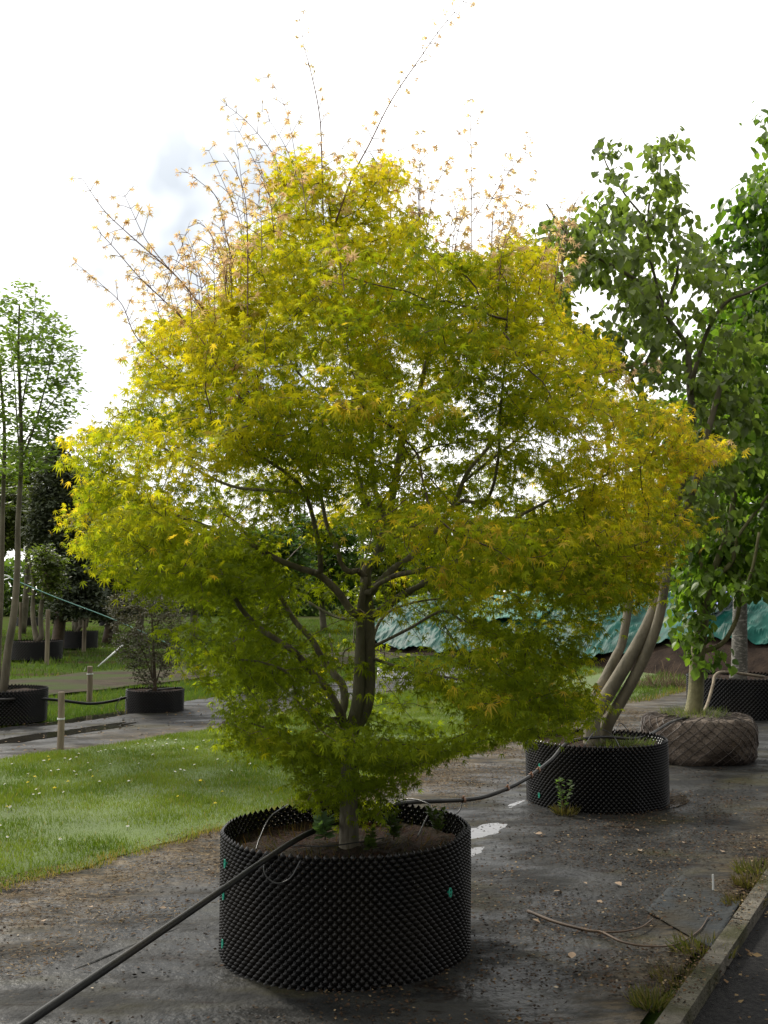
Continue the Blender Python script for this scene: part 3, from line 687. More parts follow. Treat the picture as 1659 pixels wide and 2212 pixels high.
# long whippy shoots above the crown
SH = [([(725, 480), (763, 378), (799, 309), (846, 216), (909, 123), (951, 63), (1003, 2)], -.25, .0048), ([(700, 560), (696, 378), (691, 254), (672, 157), (655, 93), (643, 17)], -.15, .0040),
      ([(612, 420), (609, 378), (585, 326), (537, 267), (486, 224), (475, 213)], .2, .0028), ([(640, 400), (638, 339), (613, 224), (566, 148)], .3, .0024), ([(632, 400), (626, 339), (592, 275), (560, 233)], .1, .0022),
      ([(600, 460), (564, 378), (528, 305), (503, 262)], .3, .0024), ([(530, 480), (520, 378), (507, 282)], 0, .0022), ([(1018, 560), (1018, 378), (1015, 216), (1014, 199)], .1, .0026),
      ([(1020, 480), (1083, 378), (1142, 292)], .1, .0024), ([(1050, 450), (1095, 378), (1142, 322)], 0, .0024), ([(905, 480), (909, 378), (909, 339)], -.1, .0022), ([(660, 370), (672, 355), (757, 313)], 0, .0020),
      ([(492, 747), (437, 666), (385, 601), (316, 539), (264, 493), (222, 451), (178, 386)], -.5, .0046), ([(375, 590), (368, 584), (316, 519), (284, 454), (261, 405)], -.5, .0030),
      ([(538, 881), (482, 812), (433, 731), (355, 650), (303, 601), (238, 526), (212, 500)], -.7, .0046), ([(385, 812), (336, 773), (290, 721), (264, 659), (222, 617), (163, 568)], -.3, .0036),
      ([(349, 640), (368, 601), (391, 536), (411, 477)], -.4, .0024), ([(512, 617), (499, 552), (482, 484), (469, 428), (427, 389), (391, 363)], -.3, .0034), ([(547, 584), (528, 526), (512, 464), (476, 379), (450, 324)], -.2, .0030),
      ([(534, 877), (535, 700), (534, 487), (521, 396), (482, 330)], -.8, .0038), ([(1091, 520), (1128, 436), (1166, 359)], 0, .0026), ([(975, 560), (985, 470), (1000, 400)], 0, .0022),
      ([(1060, 560), (1065, 470), (1085, 410)], .1, .0026), ([(1110, 700), (1150, 600), (1190, 520), (1230, 470)], -.3, .0034), ([(1290, 810), (1350, 795), (1418, 783)], -.2, .0024),
      ([(745, 640), (735, 560), (720, 500)], -1.0, .003), ([(1490, 985), (1530, 975), (1592, 955)], -.1, .0022), ([(800, 330), (825, 370), (850, 420)], -.1, .0022)]
rs = np.random.default_rng(8)
for k in range(40):    # finer whips all round the top of the crown
    side = k % 2
    if k < 22: x, y = rs.uniform(300, 620), 0; y = np.interp(x, [300, 480, 620], [760, 620, 430]) + rs.uniform(-20, 60); dx = rs.uniform(-75, -5) * (1 - .4 * (x - 300) / 320)
    elif k < 38: x, y = rs.uniform(880, 1230), 0; y = np.interp(x, [880, 1000, 1230], [450, 540, 600]) + rs.uniform(-20, 40); dx = rs.uniform(-5, 60)
    else: x, y = rs.uniform(620, 880), rs.uniform(370, 430); dx = rs.uniform(-30, 30)
    ln = rs.uniform(90, 190) * (1 if k < 38 else .6); SH.append(([(x, y + 40), (x + dx * .3, y - ln * .3), (x + dx * .8, y - ln * .75), (x + dx * 1.3, y - ln)], rs.uniform(-.8, .7), .0022))
for pts, dy, r0 in SH:
    P = smooth_path([at(x, y, TY + dy * (1 - .3 * i / len(pts))) for i, (x, y) in enumerate(pts)], 5)
    mb = MB(); n = len(P); mb.tube(P, [r0 * (1 - .72 * i / (n - 1)) for i in range(n)], 5)
    # opposite pairs on short side stalks
    Ls = [0]
    for i in range(1, n): Ls.append(Ls[-1] + (P[i] - P[i - 1]).length)
    A, D, Sz = [], [], []
    s_ = .06; k = 0
    while s_ < Ls[-1]:
        i = max(1, min(n - 1, int(np.searchsorted(Ls, s_)))); f = (s_ - Ls[i - 1]) / max(1e-6, Ls[i] - Ls[i - 1]); p = P[i - 1].lerp(P[i], f); td = (P[i] - P[i - 1]).normalized()
        rot = rs.uniform(0, 6.28); o = td.orthogonal().normalized(); o2 = td.cross(o); side = o * math.cos(rot) + o2 * math.sin(rot)
        for sg in (1, -1):
            if rs.random() < .12: continue
            fr = s_ / Ls[-1]; ln = rs.uniform(.03, .10) * (1.2 - .6 * fr) if rs.random() < .75 else rs.uniform(.1, .17) * (1.1 - .6 * fr)
            q = p + (side * sg + td * .7).normalized() * ln - Vector((0, 0, .01)); mb.tube([p, p.lerp(q, .5) + Vector((0, 0, .004)), q], [.0019, .0016, .0013], 3, cap=False)
            for _ in range(3 if ln < .09 else 5):
                A.append(tuple(q.lerp(p, rs.uniform(0, .35)) + Vector(rs.normal(0, .006, 3)))); d = side * sg + td * .3 + Vector(rs.normal(0, .5, 3)); d.z -= .7; D.append(tuple(d)); Sz.append(rs.uniform(.020, .042) * (1.1 - .4 * fr))
        s_ += rs.uniform(.055, .095)
    stem = mb.build('shoot', M['redtwig'], mr_, smooth=True)
    A, D, Sz = np.array(A), np.array(D), np.array(Sz); nn = rs.normal(0, .5, (len(A), 3)); nn[:, 2] += .8
    f = rs.random((len(A), 1)); C = np.array((.60, .42, .28)) * f + np.array((.58, .50, .20)) * (1 - f)  # pinkish young leaves, paled so the colour carries the sky glare
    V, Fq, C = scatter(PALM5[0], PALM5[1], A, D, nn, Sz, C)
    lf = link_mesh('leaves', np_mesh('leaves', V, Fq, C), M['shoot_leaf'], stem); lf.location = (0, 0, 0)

# ------------------------------------------------------------------ other trees
def rows_points(rows, n, Y, rng, dfac=.85, dmax=2.0, shell=.35, clump=1.2, thr=-.12, seed=0, zmin=.2):
    ys = [r[0] for r in rows]; out = []; wmax = max(r[2] - r[1] for r in rows); tries = 0
    while len(out) < n and tries < n * 60:
        tries += 1
        y = rng.uniform(min(ys), max(ys)); l = np.interp(y, ys, [r[1] for r in rows]); r = np.interp(y, ys, [r[2] for r in rows])
        if rng.random() > (r - l) / wmax: continue
        x = rng.uniform(l, r); s = (x - (l + r) / 2) / ((r - l) / 2 + 1e-3); D = min(dmax, (r - l) / 2 / F * Y * dfac) * math.sqrt(max(.02, 1 - s * s)) + .03
        t = rng.uniform(-1, 1)
        if rng.random() > shell + (1 - shell) * max(abs(t), abs(s)): continue
        p = at(x, y, Y + t * D)
        if p.z < zmin or noise.noise(p * clump + Vector((seed, 2, 5))) < thr: continue
        out.append(p)
    return out
def mixcol(a, b, lo=.8, hi=1.2, sc=.8, third=None):
    a, b = np.array(a), np.array(b)
    def f(P, rng):
        n = len(P); pn = np.array([noise.noise(Vector(p) * sc) for p in P]); k = np.clip(.5 + .7 * pn + rng.normal(0, .2, n), 0, 1)[:, None]
        C = (a * (1 - k) + b * k) * rng.uniform(lo, hi, (n, 1))
        return C
    return f
def make_tree(name, label, cat, base, stems, limbs, pts, leafm, bark, tmpl, size, per, colf, seed, step=.12, kill=.18, infl=1.2, spread=.08, tilt=(10, 60), maxr=.012, rtip=.003, group=None, limbn=8, minr=.0025, twigm='twig', along=.5, iters=45, trunkname='trunk'):
    T = Tree(seed); rng = np.random.default_rng(seed)
    for k, (P, r0, r1) in enumerate(stems): T.scaffold(P, r0, r1, 'trunk', attach=(False if k == 0 else True))
    for P, r0, r1 in limbs: T.scaffold(P, r0, r1, 'limb')
    T.grow(pts, step=step, infl=infl, kill=kill, iters=iters, jitter=.18); T.finish(rtip, 2.35)
    root = empty(name, base, label, cat, group)
    for kind, P, rads in T.paths:
        mb = MB(); mb.tube(P, rads, 10 if kind == 'trunk' else 7); mb.build(trunkname if kind == 'trunk' else kind, M[bark], root, smooth=True)
    mb = MB(); T.twig_mesh(mb, minr, .03)
    if mb.f: mb.build('twigs', M[twigm], root, smooth=True)
    P, D = T.leaf_sites(maxr)
    print(name, 'attractors', len(pts), 'nodes', len(T.pos), 'sites', len(P))
    if len(P):
        V, Fq, C = leaves(P, D, per, size, tmpl, colf, rng, spread=spread, tilt=tilt, along=along)
        link_mesh('crown', np_mesh('crown', V, Fq, C), M[leafm], root)
    return root
def pl(pts, Y0, Y1=None):
    Y1 = Y0 if Y1 is None else Y1; n = len(pts); return [at(x, y, Y0 + (Y1 - Y0) * i / max(1, n - 1)) for i, (x, y) in enumerate(pts)]
rq = np.random.default_rng(21)
# pot 2: leaning multi-stemmed tree with big oval leaves
Y2 = P2.y
rows2 = [(285, 1415, 1470), (310, 1285, 1480), (350, 1290, 1500), (400, 1270, 1500), (430, 1180, 1480), (470, 1160, 1500), (520, 1150, 1540), (560, 1170, 1600), (640, 1190, 1640), (720, 1200, 1650), (800, 1290, 1650), (900, 1370, 1650), (1000, 1340, 1620), (1100, 1370, 1600), (1200, 1440, 1560)]
p2 = [p for p in rows_points(rows2, 2100, Y2, rq, .8, 1.3, .4, 1.3, -.16, 3) ]
def hole(p, x0, y0, x1, y1, keep=.1):
    d = p - Vector((0, 0, EYE)); c, s = math.cos(PITCH), math.sin(PITCH); dd = d.y * c + d.z * s; x = PCX + F * d.x / dd; y = PCY - F * (-d.y * s + d.z * c) / dd
    return x0 < x < x1 and y0 < y < y1 and rq.random() > keep
p2 += rows_points([(470, 1165, 1420), (620, 1175, 1430), (720, 1185, 1450), (820, 1300, 1480)], 700, Y2 + .3, rq, .7, .8, .5, 1.3, -.2, 13)
p2 = [p for p in p2 if not hole(p, 1230, 620, 1325, 715, .04) and not hole(p, 1340, 300, 1400, 420, .25) and not hole(p, 1500, 430, 1590, 530, .1) and not (hole(p, 1150, 280, 1560, 480, .42))]
make_tree('leaning_tree', 'tree of several leaning smooth grey stems and large oval leaves, rising from the second pot', 'tree', (P2.x, P2.y, .45),
    [(pl([(1278, 1615), (1279, 1570), (1282, 1547), (1293, 1531), (1331, 1470), (1381, 1386), (1411, 1322), (1426, 1264), (1445, 1140), (1465, 1064), (1490, 960), (1497, 912), (1490, 838), (1486, 747)], Y2 - .1, Y2 + .1), .072, .026),
     (pl([(1300, 1612), (1308, 1577), (1320, 1550), (1362, 1478), (1400, 1402), (1424, 1333), (1436, 1264), (1450, 1180), (1500, 1050), (1530, 930), (1560, 820)], Y2 + .1, Y2 - .3), .060, .023),
     (pl([(1280, 1560), (1289, 1501), (1308, 1463), (1331, 1417), (1346, 1379), (1365, 1250), (1370, 1138), (1380, 1000), (1386, 900), (1384, 802)], Y2, Y2 + .5), .048, .024)],
    [(pl([(1486, 747), (1446, 692), (1409, 630), (1343, 586), (1285, 553), (1220, 500), (1180, 440)], Y2 + .1, Y2 - .4), .024, .006),
     (pl([(1384, 802), (1402, 773), (1425, 720), (1431, 688), (1460, 600), (1465, 560)], Y2 + .5, Y2 + .3), .022, .012),
     (pl([(1430, 655), (1400, 540), (1395, 480), (1350, 420), (1310, 355), (1300, 310)], Y2 + .2, Y2 + .2), .014, .004),
     (pl([(1400, 540), (1402, 443), (1424, 384), (1428, 337), (1446, 290)], Y2, Y2 - .1), .010, .003),
     (pl([(1490, 838), (1526, 721), (1567, 655), (1622, 630), (1680, 600)], Y2 - .1, Y2 - .6), .020, .008),
     (pl([(1384, 860), (1330, 760), (1270, 740), (1220, 700), (1180, 640)], Y2 + .4, Y2 - .1), .016, .005),
     (pl([(1465, 1064), (1400, 1000), (1340, 960)], Y2, Y2 - .3), .014, .006)],
    p2, 'leaf', 'greybark', OVATE, .080, 7, mixcol((.11, .145, .055), (.22, .26, .09), sc=1.1), 31, step=.10, kill=.15, spread=.055, tilt=(25, 80), maxr=.008, rtip=.0022, trunkname='trunk_stem')
# rootball tree, in front of the dark wall of green at the right
Y4 = RB.y
rows4 = [(365, 1640, 1760), (420, 1570, 1830), (480, 1555, 1860), (560, 1520, 1900), (700, 1500, 1900), (850, 1480, 1900), (1000, 1470, 1900), (1100, 1460, 1880), (1200, 1450, 1850), (1290, 1440, 1800)]
p4 = rows_points(rows4, 3600, Y4, rq, .7, 1.7, .4, 1.0, -.15, 7)
p4 += rows_points([(1200, 1455, 1560), (1300, 1445, 1545), (1380, 1450, 1550), (1440, 1480, 1570)], 190, Y4 - .1, rq, .9, .4, .6, 2, -.3, 9)
p4 += rows_points([(195, 1645, 1700), (260, 1648, 1720)], 20, Y4 - 2, rq, .9, .5, .8, 2, -.6, 9)
make_tree('rootball_tree', 'tree with greenish pruned trunk and drooping dark leaves, rising from the netted rootball', 'tree', (RB.x, RB.y, .42),
    [([RB + Vector((-.06, 0, .44))] + pl([(1503, 1500), (1506, 1430), (1515, 1350), (1524, 1290), (1528, 1262)], Y4), .088, .058)],
    [(pl([(1528, 1262), (1545, 1225), (1560, 1185), (1572, 1150), (1590, 1040), (1600, 900), (1620, 760), (1640, 600), (1660, 470)], Y4, Y4 + .1), .045, .012),
     (pl([(1556, 1240), (1580, 1215), (1590, 1180), (1600, 1150), (1680, 1040), (1760, 900)], Y4, Y4 - .3), .030, .010),
     (pl([(1524, 1270), (1512, 1200), (1510, 1170), (1540, 1100), (1550, 1000), (1540, 850), (1560, 700)], Y4, Y4 - .4), .018, .008),
     (pl([(1512, 1410), (1560, 1390), (1590, 1340), (1600, 1300), (1625, 1230), (1640, 1150)], Y4, Y4 - .5), .028, .014),
     (pl([(1600, 900), (1560, 780), (1540, 640)], Y4, Y4 + .5), .014, .006), (pl([(1620, 760), (1700, 640), (1740, 500)], Y4, Y4 + .5), .014, .006)],
    p4, 'leaf', 'greenbark', OVATE, .095, 11, mixcol((.06, .115, .02), (.17, .24, .045), sc=1.0), 33, step=.12, kill=.18, spread=.10, tilt=(25, 80), maxr=.012, rtip=.003)
Y3 = P3.y
make_tree('speckled_trunk_tree', 'tree with straight speckled grey trunk in the pot behind the rootball', 'tree', (P3.x, P3.y, .5),
    [([P3 + Vector((-.02, 0, .5))] + pl([(1597, 1440), (1598, 1350), (1600, 1250), (1604, 1150), (1610, 1000), (1615, 850)], Y3), .125, .06)],
    [(pl([(1600, 1200), (1540, 1080), (1490, 980)], Y3, Y3 - .6), .03, .012), (pl([(1606, 1100), (1690, 960), (1740, 850)], Y3, Y3 + .6), .03, .012)],
    rows_points([(640, 1540, 1760), (750, 1480, 1850), (900, 1440, 1900), (1050, 1430, 1900), (1200, 1500, 1850)], 1300, Y3, rq, .8, 2.2, .3, .8, -.15, 4),
    'leaf', 'specklebark', OVATE, .12, 12, mixcol((.025, .06, .012), (.07, .12, .02)), 35, step=.17, kill=.26, spread=.13, maxr=.02, rtip=.005)
# left: tall thin-stemmed tree in the cut pot
Yl = L1.y
rowsL = [(605, 55, 85), (640, -20, 100), (680, -70, 130), (720, -110, 160), (780, -130, 180), (850, -130, 178), (900, -120, 165), (960, -120, 140), (1030, -110, 100)]
make_tree('slender_tree', 'tall slender pale tree with upright thin stems and tiny leaves at the left edge', 'tree', (L1.x, L1.y, .36),
    [([L1 + Vector((.0, 0, .36))] + pl([(10, 1470), (17, 1405), (31, 1319), (38, 1217), (39, 1130), (46, 996), (44, 876), (40, 760), (42, 660)], Yl), .065, .012),
     (pl([(-6, 1500), (-4, 1400), (2, 1285), (6, 1100), (10, 950), (2, 820), (-10, 700)], Yl, Yl + .3), .05, .012)],
    [(pl([(46, 996), (72, 929), (91, 862), (110, 780), (120, 690)], Yl, Yl - .2), .018, .005), (pl([(44, 1000), (36, 900), (30, 800), (15, 700)], Yl, Yl + .4), .014, .004),
     (pl([(50, 960), (90, 900), (140, 830), (165, 760)], Yl, Yl + .2), .012, .003), (pl([(44, 900), (60, 800), (72, 700), (78, 620)], Yl, Yl), .012, .003), (pl([(8, 1000), (-40, 880), (-80, 780)], Yl, Yl), .014, .003)],
    rows_points(rowsL, 2300, Yl, rq, .8, 1.1, .5, 1.1, -.12, 2), 'leaf', 'greybark', RHOMB, .078, 13, mixcol((.12, .17, .07), (.24, .30, .10)), 37, step=.12, kill=.17, spread=.07, tilt=(-40, 40), maxr=.008, rtip=.002)  # leaf colours lifted to imitate haze and glare
Ys = L2.y
make_tree('dark_shrub', 'dark olive-brown twiggy shrub standing in the smaller pot', 'shrub', (L2.x, L2.y, .3),
    [([L2 + Vector((0, 0, .28))] + pl([(333, 1440), (331, 1390), (328, 1330)], Ys), .03, .012)],
    [(pl([(333, 1480), (318, 1430), (290, 1370), (265, 1330)], Ys, Ys - .2), .012, .004), (pl([(335, 1480), (352, 1430), (372, 1380)], Ys, Ys + .2), .012, .004), (pl([(330, 1470), (322, 1400), (300, 1320)], Ys, Ys + .3), .01, .004)],
    rows_points([(1270, 270, 370), (1300, 225, 395), (1350, 215, 405), (1400, 235, 400), (1440, 270, 385), (1475, 300, 365), (1490, 315, 350)], 1100, Ys, rq, .8, .6, .5, 2, -.2, 3),
    'needle', 'twig', RHOMB, .036, 16, mixcol((.05, .052, .032), (.12, .115, .075)), 39, step=.06, kill=.09, spread=.045, tilt=(-60, 50), maxr=.008, rtip=.0016)
# conifer, potted trees further off
def simple(name, label, px, ytop, ybot, hw, Y, cols, n=500, seed=50, shape='round', tr=.12, leafm='leaf', size=None, per=22, bark='greybark', group=None, cat='tree', stems=1, per_side=.85, z0=None, thr=-.15):
    g = at(px, 1290, Y); g.z = -.04 if z0 is None else z0; sz = size or .0045 * Y; step = max(.1, .0042 * Y)
    rng = np.random.default_rng(seed); rows = []
    for k in range(9):
        q = k / 8; y = ytop + (ybot - ytop) * q
        w = hw * ((.12 + .88 * q ** .8) if shape == 'cone' else math.sqrt(max(.03, 1 - (q * 1.75 - .85) ** 2)) * (1 + .12 * math.sin(k * 2.3 + seed)))
        o = 8 * math.sin(seed + k * 1.7) if shape != 'cone' else 0; rows.append((y, px - w + o, px + w + o))
    zt = at(px, ytop, Y).z; zb = at(px, ybot, Y).z
    S_ = []
    for k in range(stems):
        dx = (k - (stems - 1) / 2) * .35; top = Vector((g.x + dx * 1.8 + .2 * math.sin(seed + k), Y + .3 * math.cos(seed * k), zb + (zt - zb) * .75))
        b = Vector((g.x + dx * .4, Y, g.z)); S_.append(([b, b.lerp(top, .35) + Vector((.08 * math.sin(seed), 0, 0)), b.lerp(top, .7) + Vector((-.08 * math.sin(seed), 0, 0)), top], tr / (1 + .4 * (stems - 1)), tr * .3))
    return make_tree(name, label, cat, (g.x, Y, g.z), S_, [], rows_points(rows, n, Y, rng, per_side, 2.5, .35, 9 / max(6, Y), thr, seed), leafm, bark, RHOMB, sz, per, mixcol(*cols, sc=.35), seed, step=step, kill=step * 1.25, infl=step * 16, spread=step * 1.2, tilt=(-30, 60), maxr=99, rtip=.004, minr=.006 + .0003 * Y, iters=40)
YG = ((.11, .17, .02), (.26, .28, .03)); MG = ((.035, .075, .02), (.09, .15, .035)); DG = ((.06, .075, .05), (.12, .14, .085)); PG = ((.07, .12, .05), (.14, .2, .07)); OL = ((.07, .09, .03), (.15, .17, .06))  # DG is lightened: background haze is put into the leaf colour
simple('conifer', 'dark grey-green conifer with broad ragged skirt behind the slender tree', 125, 955, 1330, 105, 31, DG, 1100, 51, 'cone', .2, 'needle', per=40, bark='twig', size=.14)
simple('conifer', 'second dark conifer low behind the twiggy shrub and pots', 232, 1110, 1330, 80, 38, DG, 600, 52, 'cone', .18, 'needle', per=40, bark='twig', size=.15)
simple('potted_tree', 'small tree of three thin stems in the distant pot between the conifers', 176, 1120, 1290, 60, L4.y, MG, 420, 53, tr=.13, stems=3, z0=.5)
simple('potted_tree', 'thin tree in the distant pot behind the grey stake', 88, 1180, 1300, 45, L3.y, OL, 260, 54, tr=.11, stems=2, z0=.45)
simple('potted_tree', 'bushy little tree in the dark pot seen through the maple', 560, 1340, 1480, 42, L5.y, DG, 350, 55, tr=.05, stems=2, z0=.35)
far = [(-15, 1050, 110, 36, OL, 'olive tree low behind the slender stems at the left edge'), (165, 1010, 85, 52, OL, 'pale olive tree rising behind the broad conifer'), (250, 1060, 80, 47, MG, 'green tree behind the second dark conifer'),
       (-30, 1000, 90, 46, YG, 'pale yellow-green tree far behind at the left edge'), (50, 965, 60, 48, YG, 'bright yellow-green tree showing between the slender stems'), (300, 1090, 100, 44, MG, 'mid green round tree behind the twiggy shrub'),
       (420, 1130, 95, 40, OL, 'olive tree behind the lower left of the maple'), (585, 1140, 85, 30, PG, 'blue-green bright tree seen through the left limbs of the maple'), (700, 1110, 100, 52, MG, 'mid green tree far behind the maple trunk'),
       (850, 1090, 105, 56, OL, 'pale olive tree far off just right of the maple trunk'), (985, 1110, 95, 50, MG, 'green tree far behind the left end of the green tarpaulin'), (1120, 1120, 100, 44, PG, 'grey-green tree behind the middle of the green tarpaulin'),
       (1260, 1095, 95, 42, MG, 'green tree behind the leaning stems'), (1390, 1010, 100, 38, DG, 'dark green tree behind the tops of the leaning stems'), (1700, 980, 150, 30, YG, 'yellow-green tree at the right edge beyond the tarpaulin'), (1530, 980, 110, 34, MG, 'dark wall-like green tree behind the speckled trunk')]
for i, (px, yt, hw, Y, cl, lb) in enumerate(far):
    simple('background_tree', lb, px, yt, 1292, hw, Y, cl, 650, 60 + i, tr=.18, group='trees beyond the nursery rows')
# far hedge mass closing the horizon
mbP = []; rf = np.random.default_rng(77)
n = 38000; x = rf.uniform(-75, 75, n); h = 5.0 + 1.8 * np.array([noise.noise(Vector((a * .09, 4, 2))) + .5 * noise.noise(Vector((a * .35, 1, 2))) for a in x])
P = np.stack([x, 92 + rf.uniform(0, 5, n), rf.random(n) * h], 1); D = rf.normal(0, 1, (n, 3)); Nn = rf.normal(0, 1, (n, 3))
V, Fq, C = scatter(RHOMB[0], RHOMB[1], P, D, Nn, rf.uniform(.4, .9, n), mixcol((.04, .07, .025), (.1, .14, .045), sc=.15)(P, rf))
tag(link_mesh('far_woods', np_mesh('far_woods', V, Fq, C), M['leaf']), kind='stuff')

# ------------------------------------------------------------------ soil heap under crumpled tarpaulins
HA, HB = at(860, 1290, 36), at(1950, 1290, 20)
def heap(u, w, puff=0):
    """u along 0..1, w across -1..1"""
    c = Vector((HA.x + (HB.x - HA.x) * u, HA.y + (HB.y - HA.y) * u, 0)); dr = (HB - HA); dr.z = 0; dr.normalize(); nrm = Vector((-dr.y, dr.x, 0))
    if nrm.y > 0: nrm = -nrm                        # towards the camera
    wd = (2.6 + .5 * fbm((u * 6, 2, 1))) * min(1, 12 * u + .05); hh = (1.52 + .10 * fbm((u * 5, 7, 1))) * min(1, u * 14 + .02) ** .6
    z = hh * max(0, 1 - abs(w) ** 1.6) + (.09 * fbm((u * 14, w * 3, 3)) + .04 * fbm((u * 40, w * 9, 4))) * (1 - abs(w) * .6)
    return c + nrm * (w * wd) + Vector((0, 0, max(z, -.08) + puff))
def heap_mesh(name, m, u0, u1, wlo, whi, nu, nw, puffs, parent=None, amp=.0, seed=0, edge=.0):
    mb = MB()
    for i in range(nu + 1):
        u = u0 + (u1 - u0) * i / nu
        lo, hi = wlo(u), whi(u)
        for j in range(nw + 1):
            w = lo + (hi - lo) * j / nw
            q = abs(noise.noise(Vector((u * 22, w * 2.5 + u * 9, seed)))) + .5 * abs(noise.noise(Vector((u * 60, w * 7, seed + 2)))) + .18 * abs(noise.noise(Vector((u * 110 + w * 14, w * 12, seed + 4)))) 
            p = heap(u, w, puffs + amp * (.5 - q)); mb.v.append(tuple(p))
    for i in range(nu):
        for j in range(nw): a = i * (nw + 1) + j; mb.f.append((a, a + nw + 1, a + nw + 2, a + 1))
    mb.mi = [0] * len(mb.f); return mb.build(name, m, parent, smooth=True)
hp = heap_mesh('soil_heap', M['heap'], 0, 1, lambda u: -1, lambda u: 1, 120, 30, 0, amp=.05)
tag(hp, 'long bank of dark soil lying under the green tarpaulin', 'soil heap')
tp = heap_mesh('tarpaulin', M['tarp'], .035, 1, lambda u: -.9, lambda u: .99 - .30 * min(1, max(0, (u - .66) / .14)) + .07 * fbm((u * 11, 5, 5)) + .03 * fbm((u * 40, 5, 5)), 420, 60, .13, amp=.24, seed=3)
tp.data.polygons.foreach_set('use_smooth', np.zeros(len(tp.data.polygons), bool))
sol = tp.modifiers.new('thickness', 'SOLIDIFY'); sol.thickness = .012
tag(tp, 'crumpled glossy green tarpaulin thrown over the soil bank', 'tarpaulin')
def hu(px):  # heap parameter under a picture column
    return min((abs(PCX + F * heap(k / 400, .3).x / heap(k / 400, .3).y - px), k / 400) for k in range(401))[1]
b0, b1 = hu(1535), hu(1592)
tb = heap_mesh('tarpaulin', M['tarpblue'], b0, b1, lambda u: .22 + .04 * fbm((u * 60, 4, 1)), lambda u: .66 + .08 * fbm((u * 60, 1, 1)) - .25 * abs(u - (b0 + b1) / 2) / (b1 - b0), 30, 30, .44, amp=.14, seed=9)
sol = tb.modifiers.new('thickness', 'SOLIDIFY'); sol.thickness = .01
tag(tb, 'small lilac-blue plastic sheet lying on the green tarpaulin beside the speckled trunk', 'tarpaulin')
c0, c1 = hu(1040), hu(1215)
tw = heap_mesh('tarpaulin', mat('pale_aqua_tarpaulin', (.04, .14, .115), .6, 2, (.10, .24, .20), spec=.1), c0, c1, lambda u: .1, lambda u: .66 + .05 * fbm((u * 50, 3, 1)), 40, 24, .30, amp=.12, seed=15)
sol = tw.modifiers.new('thickness', 'SOLIDIFY'); sol.thickness = .01
tag(tw, 'pale aqua sheet lying flat over the middle of the green tarpaulin', 'tarpaulin')
pb = heap(hu(1550), .0); t = empty('timber_stack', (pb.x, pb.y + .4, pb.z), 'few grey weathered boards stacked on top of the soil bank', 'timber stack')
for k in range(3):
    mb = MB(); mb.box((pb.x, pb.y + .4, pb.z + .10 + k * .05), (.75 - .08 * k, .25, .045), .1 * k); mb.build('board', M['wood'], t)
# dead brush in front of the bank
bc = G(1435, 1487); mb = MB(); rb_ = random.Random(4)
for k in range(420):
    a = rb_.uniform(0, 6.28); r = rb_.uniform(0, 1) ** .6; p = Vector((bc.x + r * .75 * math.cos(a), bc.y + r * .45 * math.sin(a), -.03)); h = rb_.uniform(.2, .55) * (1.15 - r)
    q = p + Vector((rb_.gauss(0, .12), rb_.gauss(0, .12), h)); mb.tube([p, p.lerp(q, .5) + Vector((rb_.gauss(0, .03), rb_.gauss(0, .03), 0)), q], [.006, .004, .002], 3, cap=False)
tag(mb.build('brush_pile', mat('dead_brush', (.09, .055, .03), .9, 8, (.2, .14, .08))), 'low brown heap of dead brushwood between the leaning stems and the rootball', 'brush pile')
# crumpled black plastic at the end of the far strip
for (x0, x1, yy, lb) in ((815, 905, 1458, 'torn black plastic edge lying left in the grass behind the maple trunk'), (905, 1010, 1466, 'rumpled black plastic sheet end in the grass right of the maple trunk')):
    mb = MB(); nu, nw = 40, 10; a, b = G(x0, yy), G(x1, yy + 6)
    for i in range(nu + 1):
        for j in range(nw + 1):
            p = a.lerp(b, i / nu) + Vector((0, (j / nw - .5) * 1.5, 0)); p.z = .02 + .26 * abs(fbm((i * .21, j * .33, x0))) * (1 - abs(j / nw - .5) * 1.6) + .05 * fbm((i * .7, j * .8, 2)); mb.v.append(tuple(p))
    for i in range(nu):
        for j in range(nw): q = i * (nw + 1) + j; mb.f.append((q, q + nw + 1, q + nw + 2, q + 1))
    mb.mi = [0] * len(mb.f); tag(mb.build('plastic_sheet', mat('black_sheet', (.02, .02, .022), .3), smooth=True), lb, 'plastic sheet')

# ------------------------------------------------------------------ hoses
def hose(name, label, pts, r=.0135, conns=(), group=None, m='hose'):
    P = smooth_path(pts, 8); c = P[0]
    t = empty(name, (c.x, c.y, c.z), label, 'hose', group)
    mb = MB(); mb.tube(P, r, 10); mb.build('pipe', M[m], t, smooth=True)
    for q in conns:
        i = min(range(1, len(P) - 1), key=lambda k: (P[k] - q).length); d = (P[i + 1] - P[i - 1]).normalized()
        mb = MB(); mb.tube([P[i] - d * .012, P[i] + d * .012], r * 1.35, 8); mb.tube([P[i], P[i] + Vector((.004, -.012, .026))], .006, 6); mb.build('connector', M['brass'], t)
    return t
A_ = at
hose('irrigation_hose', 'thick grey-black watering hose running over both front pots on to the rootball', 
     [A_(-160, 2370, 2.35), A_(40, 2222, 2.72), A_(250, 2079, 3.25), A_(477, 1924, 4.0), A_(560, 1866, 4.38), A_(655, 1806, 4.78), A_(745, 1770, 5.12), A_(830, 1744, 5.45), A_(890, 1733, 5.65), A_(1000, 1728, 6.1), A_(1060, 1717, 6.4), A_(1130, 1686, 6.9), A_(1190, 1642, 7.45), A_(1228, 1604, 7.88),
      A_(1300, 1592, 8.35), A_(1385, 1594, 8.75), A_(1450, 1560, 10.0), A_(1490, 1548, 10.6)], .0128, [A_(1000, 1728, 6.1), A_(1100, 1704, 6.65), A_(1146, 1680, 7.0), A_(1163, 1663, 7.2), A_(1234, 1602, 7.9)])
